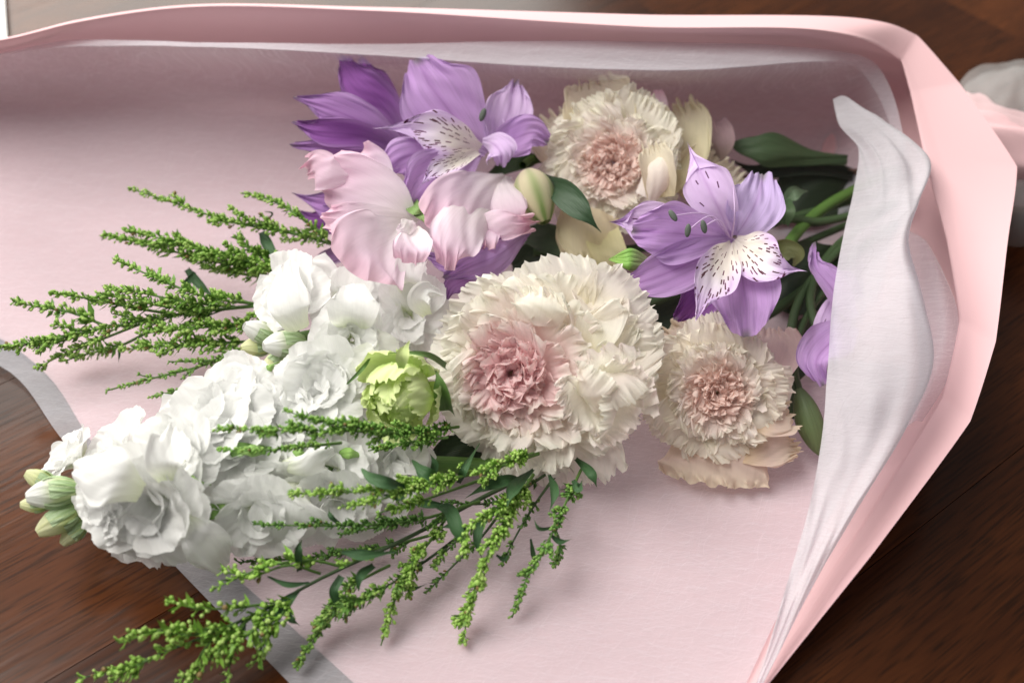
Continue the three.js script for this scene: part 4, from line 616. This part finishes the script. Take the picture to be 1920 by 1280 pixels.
spray('longest green goldenrod spray reaching the left edge of the picture', [300, 610, 0.02], { seed: 3, buds: { dense: 1.4, spread: 17, size: 4.6, per: 3, step: 6, ped: 0.6 }, branches: [
  { pts: [[620, 560, 0.026], [490, 572, 0.030], [330, 590, 0.030], [180, 618, 0.030], [70, 640, 0.028], [-6, 650, 0.026]], r: 4.5, from: 0.35, side: 9, sideLen: 85 },
  { pts: [[200, 612, 0.029], [130, 585, 0.034], [70, 575, 0.034], [24, 566, 0.034]].map((p, i) => i ? p : p), from: 0.1 },
  { pts: [[330, 590, 0.03], [240, 575, 0.036], [170, 560, 0.038], [98, 550, 0.038]], from: 0.2 },
  { pts: [[420, 580, 0.03], [310, 575, 0.038], [240, 560, 0.04], [180, 553, 0.04]], from: 0.15 },
  { pts: [[440, 575, 0.03], [340, 565, 0.04], [270, 550, 0.042], [198, 539, 0.042]], from: 0.1 },
  { pts: [[480, 570, 0.03], [380, 555, 0.042], [290, 520, 0.046], [212, 486, 0.048]], from: 0.15 },
  { pts: [[470, 640, 0.022], [370, 645, 0.024], [290, 650, 0.024], [225, 655, 0.022]], from: 0.05, side: 4, sideLen: 50 },
  { pts: [[480, 610, 0.026], [400, 612, 0.03], [330, 618, 0.03], [270, 625, 0.028]], from: 0.05, side: 4, sideLen: 50 },
  { pts: [[280, 600, 0.028], [180, 640, 0.024], [110, 668, 0.02], [70, 690, 0.016]], from: 0.4 },
  { pts: [[180, 618, 0.03], [110, 640, 0.026], [40, 648, 0.026], [10, 655, 0.024]], from: 0.2 },
  { pts: [[300, 610, 0.024], [220, 650, 0.018], [160, 664, 0.014], [122, 676, 0.012]], from: 0.4 } ],
  leaves: [{ pts: [[95, 635, 0.026], [82, 650, 0.024], [74, 668, 0.022]], w: [2, 4, 0.5] }, { pts: [[222, 650, 0.02], [223, 665, 0.018], [221, 680, 0.016]], w: [1, 2.5, 0.5] }] });
spray('small dark green goldenrod sprig lowest on the left, above the white stock', [340, 700, 0.01], { seed: 4, buds: { spread: 9, size: 3.8, per: 3, step: 6, col: [0.14, 0.30, 0.05], tip: [0.3, 0.48, 0.12] }, branches: [
  { pts: [[560, 620, 0.02], [460, 655, 0.022], [380, 685, 0.02], [290, 708, 0.018], [200, 732, 0.014]], from: 0.1, side: 4, sideLen: 44 },
  { pts: [[470, 660, 0.02], [400, 675, 0.022], [316, 678, 0.022]], from: 0.2 },
  { pts: [[400, 720, 0.016], [350, 728, 0.016], [280, 745, 0.014]], from: 0.1 } ] });
spray('dark green goldenrod sprig lying across the white florets below the lime bud', [640, 810, 0.04], { seed: 5, buds: { spread: 14, size: 4.4, per: 4, step: 5, col: [0.13, 0.30, 0.04], tip: [0.3, 0.5, 0.1] }, branches: [
  { pts: [[860, 800, 0.036], [760, 812, 0.050], [650, 808, 0.062], [520, 806, 0.068], [404, 803, 0.068]], from: 0.05, side: 7, sideLen: 52 },
  { pts: [[760, 815, 0.05], [680, 800, 0.062], [600, 790, 0.066], [535, 770, 0.068]], from: 0.2 },
  { pts: [[640, 830, 0.05], [560, 838, 0.056], [480, 845, 0.056], [410, 842, 0.054]], from: 0.1, spread: 9 },
  { pts: [[840, 820, 0.04], [760, 830, 0.044], [690, 845, 0.044]], from: 0.1 } ] });
const bright = { col: [0.22, 0.42, 0.05], tip: [0.42, 0.60, 0.16] };
spray('light green goldenrod sprig across the white florets at the bottom left of the lisianthus', [760, 920, 0.03], { seed: 6, buds: { spread: 18, size: 4.6, per: 4, step: 6, ...bright }, branches: [
  { pts: [[1010, 850, 0.026], [900, 885, 0.034], [780, 908, 0.044], [660, 922, 0.050], [544, 926, 0.050]], from: 0.35, side: 6, sideLen: 60, r: 4 },
  { pts: [[900, 885, 0.034], [780, 915, 0.044], [700, 940, 0.048], [640, 950, 0.046]], from: 0.4 },
  { pts: [[1000, 850, 0.03], [960, 862, 0.04], [920, 876, 0.046], [882, 890, 0.046]], from: 0.1 },
  { pts: [[900, 900, 0.03], [800, 935, 0.034], [750, 950, 0.036], [708, 962, 0.034]], from: 0.5 } ],
  leaves: [{ pts: [[760, 912, 0.046], [725, 905, 0.052], [695, 895, 0.052], [677, 878, 0.05]], w: [3, 12, 11, 6] }, { pts: [[835, 898, 0.036], [800, 890, 0.042], [772, 862, 0.042]], w: [3, 15, 6] }, { pts: [[770, 915, 0.044], [745, 930, 0.046], [718, 928, 0.046]], w: [4, 9, 3] }, { pts: [[860, 905, 0.03], [870, 880, 0.04], [900, 830, 0.034]], w: [4, 8, 2] }] });
spray('dark green goldenrod sprig ending on the lowest white petals', [700, 985, 0.02], { seed: 7, buds: { spread: 14, size: 4.0, per: 3, step: 6, col: [0.09, 0.22, 0.04], tip: [0.2, 0.36, 0.08] }, branches: [
  { pts: [[900, 940, 0.022], [780, 975, 0.026], [650, 985, 0.034], [560, 985, 0.036], [478, 983, 0.034]], from: 0.25, side: 4, sideLen: 50 },
  { pts: [[820, 1000, 0.012], [700, 1030, 0.012], [580, 1045, 0.014], [446, 1054, 0.014]], from: 0.2, side: 3, sideLen: 40 },
  { pts: [[800, 970, 0.02], [720, 985, 0.024], [640, 1000, 0.026]], from: 0.2 } ],
  leaves: [{ pts: [[640, 985, 0.034], [620, 968, 0.038], [616, 955, 0.036]], w: [2, 5, 1] }] });
spray('longest front goldenrod spray with pale round buds, ending over the bare wood', [520, 1090, 0.02], { seed: 8, buds: { spread: 26, size: 5.6, per: 1, step: 6, ped: 1, big: 1, ...bright }, branches: [
  { pts: [[1050, 860, 0.016], [900, 935, 0.018], [780, 1000, 0.020], [600, 1085, 0.022], [480, 1150, 0.022], [340, 1210, 0.020], [230, 1250, 0.016], [148, 1272, 0.012]], r: 5, from: 0.62, side: 0, dark: true },
  { pts: [[640, 1062, 0.022], [580, 1050, 0.028], [500, 1062, 0.032], [398, 1104, 0.032]], from: 0.2 },
  { pts: [[600, 1075, 0.022], [540, 1060, 0.03], [470, 1080, 0.03], [416, 1070, 0.032]], from: 0.5 },
  { pts: [[500, 1132, 0.022], [430, 1140, 0.028], [370, 1140, 0.03], [318, 1128, 0.03]], from: 0.15 },
  { pts: [[440, 1170, 0.021], [360, 1190, 0.026], [300, 1185, 0.028], [222, 1206, 0.026]], from: 0.15 },
  { pts: [[420, 1178, 0.021], [350, 1180, 0.026], [300, 1180, 0.028], [255, 1188, 0.028]], from: 0.3 },
  { pts: [[460, 1158, 0.021], [410, 1190, 0.022], [380, 1220, 0.02], [362, 1262, 0.014]], from: 0.2, side: 3, sideLen: 40 },
  { pts: [[480, 1148, 0.021], [440, 1185, 0.022], [400, 1230, 0.018], [330, 1278, 0.012]], from: 0.2, side: 3, sideLen: 40 },
  { pts: [[520, 1125, 0.021], [480, 1175, 0.022], [440, 1215, 0.018], [425, 1275, 0.010]], from: 0.15, side: 3, sideLen: 40 },
  { pts: [[560, 1105, 0.021], [530, 1150, 0.022], [500, 1190, 0.018], [480, 1240, 0.010]], from: 0.15, side: 3, sideLen: 44 },
  { pts: [[300, 1228, 0.018], [270, 1240, 0.018], [240, 1255, 0.016], [200, 1285, 0.010]], from: 0.2, side: 2, sideLen: 30 },
  { pts: [[700, 1035, 0.022], [670, 1050, 0.028], [640, 1062, 0.03]], from: 0.1 } ],
  leaves: [{ pts: [[580, 1092, 0.024], [540, 1096, 0.026], [500, 1080, 0.028], [414, 1112, 0.028]].slice(0, 3), w: [2, 6, 3] }, { pts: [[560, 1108, 0.022], [535, 1130, 0.022], [510, 1160, 0.018], [505, 1176, 0.014]], w: [3, 12, 9, 2] }, { pts: [[530, 1130, 0.022], [545, 1160, 0.022], [562, 1172, 0.018]], w: [2, 7, 1] }, { pts: [[460, 1160, 0.02], [450, 1185, 0.02], [440, 1205, 0.016]], w: [3, 8, 1] }, { pts: [[560, 1070, 0.026], [558, 1030, 0.034], [566, 1012, 0.034]], w: [6, 9, 2], roll: 0.5 }] });
spray('front goldenrod branch with broad dark leaves between the longest spray and the paper middle', [660, 1120, 0.012], { seed: 9, buds: { spread: 17, size: 4.8, per: 4, step: 7, ped: 0.8, col: [0.12, 0.26, 0.04], tip: [0.3, 0.46, 0.1] }, branches: [
  { pts: [[880, 990, 0.014], [800, 1050, 0.018], [700, 1115, 0.020], [620, 1160, 0.014], [556, 1248, 0.008]], from: 0.3, side: 6, sideLen: 55, dark: true },
  { pts: [[730, 1060, 0.018], [700, 1075, 0.022], [640, 1110, 0.018], [600, 1170, 0.012], [574, 1215, 0.01]], from: 0.3 },
  { pts: [[680, 1120, 0.019], [650, 1130, 0.022], [620, 1150, 0.02], [590, 1180, 0.014]], from: 0.1 } ],
  leaves: [{ pts: [[690, 1030, 0.026], [640, 1035, 0.034], [680, 1040, 0.034], [745, 1034, 0.03]].slice(1), w: [3, 11, 3] }, { pts: [[640, 1080, 0.026], [625, 1110, 0.024], [650, 1140, 0.016], [672, 1142, 0.01]], w: [7, 9, 8, 1] }, { pts: [[700, 1060, 0.024], [675, 1080, 0.026], [672, 1108, 0.022]], w: [6, 9, 3] }, { pts: [[740, 1095, 0.016], [770, 1104, 0.014], [802, 1094, 0.012]], w: [3, 5, 0.5] }, { pts: [[820, 950, 0.02], [845, 960, 0.03], [860, 1000, 0.028], [880, 1040, 0.02]], w: [4, 13, 13, 2] }, { pts: [[840, 948, 0.02], [800, 945, 0.022], [760, 944, 0.022]], w: [3, 8, 2] }, { pts: [[700, 905, 0.03], [740, 925, 0.034], [750, 950, 0.03]], w: [2, 5, 1] }] });
spray('short goldenrod sprig drooping onto the paper, leftmost of the three under the lisianthus', [760, 1100, 0.012], { seed: 10, buds: { spread: 15, size: 4.8, per: 4, step: 6, ped: 0.8, ...bright }, branches: [
  { pts: [[850, 950, 0.018], [810, 1010, 0.022], [770, 1060, 0.022], [735, 1140, 0.014], [714, 1210, 0.006]], from: 0.2, side: 4, sideLen: 40 },
  { pts: [[780, 1050, 0.021], [770, 1080, 0.018], [765, 1120, 0.012]], from: 0.2 } ] });
spray('light green goldenrod sprig drooping onto the paper, middle of the three under the lisianthus', [900, 1060, 0.014], { seed: 11, buds: { spread: 19, size: 5.2, per: 4, step: 6, ped: 0.8, ...bright }, branches: [
  { pts: [[1000, 890, 0.020], [955, 960, 0.030], [915, 1040, 0.030], [885, 1120, 0.018], [868, 1202, 0.006]], from: 0.12, side: 6, sideLen: 44, r: 4 },
  { pts: [[985, 910, 0.024], [940, 950, 0.034], [880, 990, 0.032], [870, 1040, 0.026]], from: 0.2 },
  { pts: [[890, 1110, 0.019], [872, 1150, 0.012], [852, 1178, 0.008]], from: 0.3 } ],
  leaves: [{ pts: [[930, 1040, 0.028], [945, 1048, 0.026], [958, 1034, 0.026]], w: [2, 5, 0.5] }, { pts: [[1000, 880, 0.024], [960, 920, 0.036], [950, 950, 0.036]], w: [3, 13, 3] }] });
spray('dark green goldenrod sprig drooping onto the paper, rightmost of the three under the lisianthus', [1010, 1040, 0.012], { seed: 12, buds: { spread: 14, size: 4.6, per: 4, step: 7, ped: 0.7, col: [0.10, 0.24, 0.04], tip: [0.24, 0.42, 0.08] }, branches: [
  { pts: [[1090, 880, 0.020], [1062, 940, 0.028], [1030, 1010, 0.028], [990, 1080, 0.018], [960, 1158, 0.006]], from: 0.15, side: 4, sideLen: 40 },
  { pts: [[1040, 990, 0.028], [1050, 1020, 0.022], [1040, 1060, 0.014]], from: 0.4 } ],
  leaves: [{ pts: [[1030, 1000, 0.028], [1050, 1015, 0.026], [1074, 1010, 0.026]], w: [2, 6, 0.5] }, { pts: [[1050, 985, 0.026], [1010, 990, 0.032], [1000, 970, 0.034]], w: [1, 4, 0.5] }, { pts: [[1075, 900, 0.028], [1085, 915, 0.03], [1092, 900, 0.03]], w: [3, 9, 1] }, { pts: [[995, 1010, 0.028], [1000, 1040, 0.022], [1004, 1060, 0.018]], w: [2, 5, 0.5] }] });

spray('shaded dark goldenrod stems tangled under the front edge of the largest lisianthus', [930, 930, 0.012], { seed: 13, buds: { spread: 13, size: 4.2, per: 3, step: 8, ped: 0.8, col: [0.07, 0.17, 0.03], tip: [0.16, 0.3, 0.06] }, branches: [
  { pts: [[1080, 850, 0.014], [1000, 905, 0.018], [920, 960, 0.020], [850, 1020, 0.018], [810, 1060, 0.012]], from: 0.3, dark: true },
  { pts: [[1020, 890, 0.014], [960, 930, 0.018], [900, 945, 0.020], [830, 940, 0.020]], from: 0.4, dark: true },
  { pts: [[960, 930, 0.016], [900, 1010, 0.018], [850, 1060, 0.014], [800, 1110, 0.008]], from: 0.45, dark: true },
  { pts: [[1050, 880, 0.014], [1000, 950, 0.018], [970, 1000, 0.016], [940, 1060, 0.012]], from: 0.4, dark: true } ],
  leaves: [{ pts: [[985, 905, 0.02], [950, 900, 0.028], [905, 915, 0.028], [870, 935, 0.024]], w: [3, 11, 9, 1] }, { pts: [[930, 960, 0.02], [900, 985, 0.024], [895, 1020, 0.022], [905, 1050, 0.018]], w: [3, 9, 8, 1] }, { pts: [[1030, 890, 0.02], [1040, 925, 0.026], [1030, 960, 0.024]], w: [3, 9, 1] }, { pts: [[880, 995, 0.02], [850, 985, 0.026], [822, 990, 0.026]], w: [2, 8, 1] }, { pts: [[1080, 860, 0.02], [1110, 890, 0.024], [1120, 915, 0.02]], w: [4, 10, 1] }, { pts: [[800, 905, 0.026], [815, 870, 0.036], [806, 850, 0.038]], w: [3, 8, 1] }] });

// ---------------------------------------------------------------- foliage and stems deep in the wrapping
{
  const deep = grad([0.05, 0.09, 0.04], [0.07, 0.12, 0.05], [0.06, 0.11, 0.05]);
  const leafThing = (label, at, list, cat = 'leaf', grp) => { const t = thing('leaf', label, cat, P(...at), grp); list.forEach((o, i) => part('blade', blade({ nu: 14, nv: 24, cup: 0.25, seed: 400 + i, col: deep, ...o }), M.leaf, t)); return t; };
  leafThing('dark green pointed leaf beside the striped bud, under the back lisianthus', [1075, 385, 0.05], [{ pts: [[1020, 335, 0.05], [1060, 365, 0.060], [1095, 400, 0.060], [1128, 436, 0.054]], w: [10, 26, 22, 2], col: grad([0.02, 0.05, 0.02], [0.03, 0.075, 0.03]) }]);
  leafThing('grey green rounded leaf against the back lining, right of the back lisianthus', [1440, 270, 0.03], [{ pts: [[1590, 300, 0.032], [1520, 295, 0.036], [1440, 280, 0.044], [1374, 272, 0.044]], w: [10, 16, 34, 22], cup: -0.3 }]);
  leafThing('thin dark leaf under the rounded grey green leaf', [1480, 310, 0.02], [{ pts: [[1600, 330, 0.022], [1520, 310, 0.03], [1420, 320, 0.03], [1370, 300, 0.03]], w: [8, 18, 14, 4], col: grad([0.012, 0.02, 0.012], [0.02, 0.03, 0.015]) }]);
  leafThing('small round green leaf beside the right streaked lilac flower', [1480, 395, 0.04], [{ pts: [[1470, 420, 0.036], [1476, 395, 0.042], [1480, 372, 0.042]], w: [10, 16, 8] }, { pts: [[1470, 372, 0.04], [1490, 362, 0.044], [1515, 358, 0.042]], w: [6, 14, 3], col: grad([0.10, 0.16, 0.09], [0.13, 0.2, 0.11]) }]);
  leafThing('olive green curled leaf between the lilac flower and the flap', [1470, 480, 0.03], [{ pts: [[1440, 480, 0.03], [1470, 466, 0.04], [1495, 480, 0.04], [1488, 500, 0.036]], w: [6, 18, 18, 6], col: grad([0.16, 0.2, 0.06], [0.24, 0.27, 0.1]) }]);
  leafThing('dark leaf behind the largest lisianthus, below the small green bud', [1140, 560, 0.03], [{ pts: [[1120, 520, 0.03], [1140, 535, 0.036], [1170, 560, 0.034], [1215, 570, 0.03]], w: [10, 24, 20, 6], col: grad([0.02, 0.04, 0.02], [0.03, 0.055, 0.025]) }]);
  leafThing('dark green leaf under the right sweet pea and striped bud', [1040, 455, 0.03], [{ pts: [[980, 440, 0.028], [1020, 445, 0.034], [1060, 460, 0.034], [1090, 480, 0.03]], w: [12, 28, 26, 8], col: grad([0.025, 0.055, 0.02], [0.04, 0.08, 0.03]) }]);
  leafThing('dark green leaf at the top left of the streaked alstroemeria stem', [985, 300, 0.04], [{ pts: [[920, 330, 0.04], [960, 305, 0.046], [1000, 300, 0.046], [1020, 305, 0.044]], w: [8, 18, 14, 3], col: grad([0.03, 0.07, 0.02], [0.06, 0.12, 0.03]) }]);
  leafThing('dark green leaf showing beside the back lisianthus and dull pink petal', [1325, 250, 0.045], [{ pts: [[1340, 310, 0.04], [1330, 270, 0.046], [1318, 225, 0.046]], w: [10, 16, 4], col: grad([0.02, 0.05, 0.02], [0.03, 0.08, 0.03]) }]);
  leafThing('large near black leaf added to deepen the shade in the wrapping, under the top of the front flap', [1540, 380, 0.012], [{ pts: [[1440, 400, 0.014], [1500, 370, 0.018], [1580, 350, 0.018], [1660, 330, 0.014]], w: [20, 62, 56, 10], col: grad([0.012, 0.024, 0.01], [0.018, 0.034, 0.014]) }]);  // near-black leaves from here down to the stems are added to deepen the shade
  leafThing('large near black leaf added to deepen the shade beside the edge on purple flower', [1520, 520, 0.01], [{ pts: [[1430, 540, 0.012], [1480, 530, 0.016], [1550, 500, 0.016], [1640, 450, 0.012]], w: [20, 66, 60, 10], col: grad([0.014, 0.028, 0.012], [0.022, 0.042, 0.016]) }]);
  leafThing('dark leaf added to deepen the shade behind the right edge of the lower right lisianthus', [1500, 660, 0.008], [{ pts: [[1470, 740, 0.008], [1490, 680, 0.012], [1530, 620, 0.012], [1600, 560, 0.01]], w: [8, 34, 40, 8], col: grad([0.016, 0.03, 0.012], [0.025, 0.045, 0.016]) }]);
  leafThing('dark leaf added to deepen the shade between the largest lisianthus and the streaked lilac flower', [1230, 590, 0.012], [{ pts: [[1140, 610, 0.012], [1200, 590, 0.016], [1270, 570, 0.016], [1340, 560, 0.012]], w: [14, 44, 44, 8], col: grad([0.014, 0.026, 0.012], [0.02, 0.036, 0.014]) }]);
  leafThing('dark leaf added to deepen the shade between the right sweet pea and the back lisianthus', [1030, 490, 0.012], [{ pts: [[960, 500, 0.012], [1010, 490, 0.016], [1070, 500, 0.016], [1140, 520, 0.012]], w: [14, 48, 48, 8], col: grad([0.014, 0.028, 0.012], [0.022, 0.04, 0.014]) }]);
  leafThing('dark leaf added to deepen the shade under the largest lisianthus, beside the lime bud', [860, 840, 0.008], [{ pts: [[800, 870, 0.008], [850, 850, 0.012], [920, 840, 0.012], [1000, 850, 0.008]], w: [10, 36, 38, 6], col: grad([0.018, 0.035, 0.014], [0.028, 0.05, 0.018]) }]);
  const st = (label, pts, r, mat = M.darkStem) => { const t = thing('flower_stem', label, 'stem', P(...pts[0])); const p = pts.map((q) => P(...q)); part('stem', tube(p, r * pxAt(p[0]), r * 0.8 * pxAt(p[0]), 8, 26), mat, t); return t; };
  st('thick olive stem beside the white front flap, below the rounded leaf', [[1440, 520, 0.03], [1500, 430, 0.028], [1560, 380, 0.026], [1680, 320, 0.026]], 13, M.stem);
  st('green stem crossing behind the right streaked lilac flower', [[1420, 430, 0.036], [1480, 410, 0.032], [1540, 415, 0.028], [1680, 380, 0.026]], 9);
  st('dark stem running down behind the lower right lisianthus', [[1490, 780, 0.016], [1480, 680, 0.02], [1500, 560, 0.022], [1600, 440, 0.022]], 10);
  st('dark stem nearest the flap, behind the edge on alstroemeria', [[1540, 640, 0.024], [1520, 560, 0.024], [1560, 470, 0.022], [1680, 380, 0.024]], 9);
  st('brown stem lying low under the grey green leaf', [[1350, 345, 0.03], [1420, 332, 0.024], [1500, 325, 0.022], [1680, 320, 0.024]], 7, new THREE.MeshStandardMaterial({ color: new THREE.Color(0.14, 0.08, 0.06), roughness: 0.7 }));
  st('dark green stem under the largest lisianthus', [[1120, 600, 0.022], [1240, 560, 0.022], [1400, 500, 0.02], [1640, 400, 0.02]], 9);
  st('dark stem showing between the lisianthus and the small green bud', [[1000, 470, 0.02], [1150, 470, 0.02], [1350, 440, 0.02], [1660, 360, 0.02]], 9);
  st('stem lying across the floor of the lining under the right lisianthus', [[1300, 640, 0.012], [1420, 600, 0.014], [1540, 520, 0.014], [1680, 420, 0.016]], 11);
  const b = thing('lisianthus_bud', 'closed dark green bud hanging beside the white front flap', 'flower bud', P(1520, 780, 0.015));
  const at = P(1518, 790, 0.018), k = pxAt(at), q = new THREE.Quaternion().setFromUnitVectors(V3(0, 1, 0), dirOf(0.28, -0.95, 0.1));
  for (let i = 0; i < 5; i++) part('sepal', grid(10, 20, (u, v) => { const a = i * 1.2566 + (u - 0.5) * 1.6, pr = Math.pow(Math.sin(clamp(v * 0.94 + 0.04, 0, 1) * 3.1416), 0.7) * 24 * (1 + 0.08 * Math.cos((u - 0.5) * 3.1)); return V3(Math.cos(a) * pr * k, (v - 0.5) * 130 * k, Math.sin(a) * pr * k).applyQuaternion(q).add(at); }, (u, v) => mix3([0.07, 0.11, 0.04], [0.13, 0.18, 0.07], v)), M.leaf, b);
  part('stem', tube([P(1500, 740, 0.018), P(1490, 690, 0.02), P(1510, 600, 0.02), P(1600, 480, 0.02)], k * 8, k * 6), M.darkStem, b);
}
renderer.render(scene, camera);
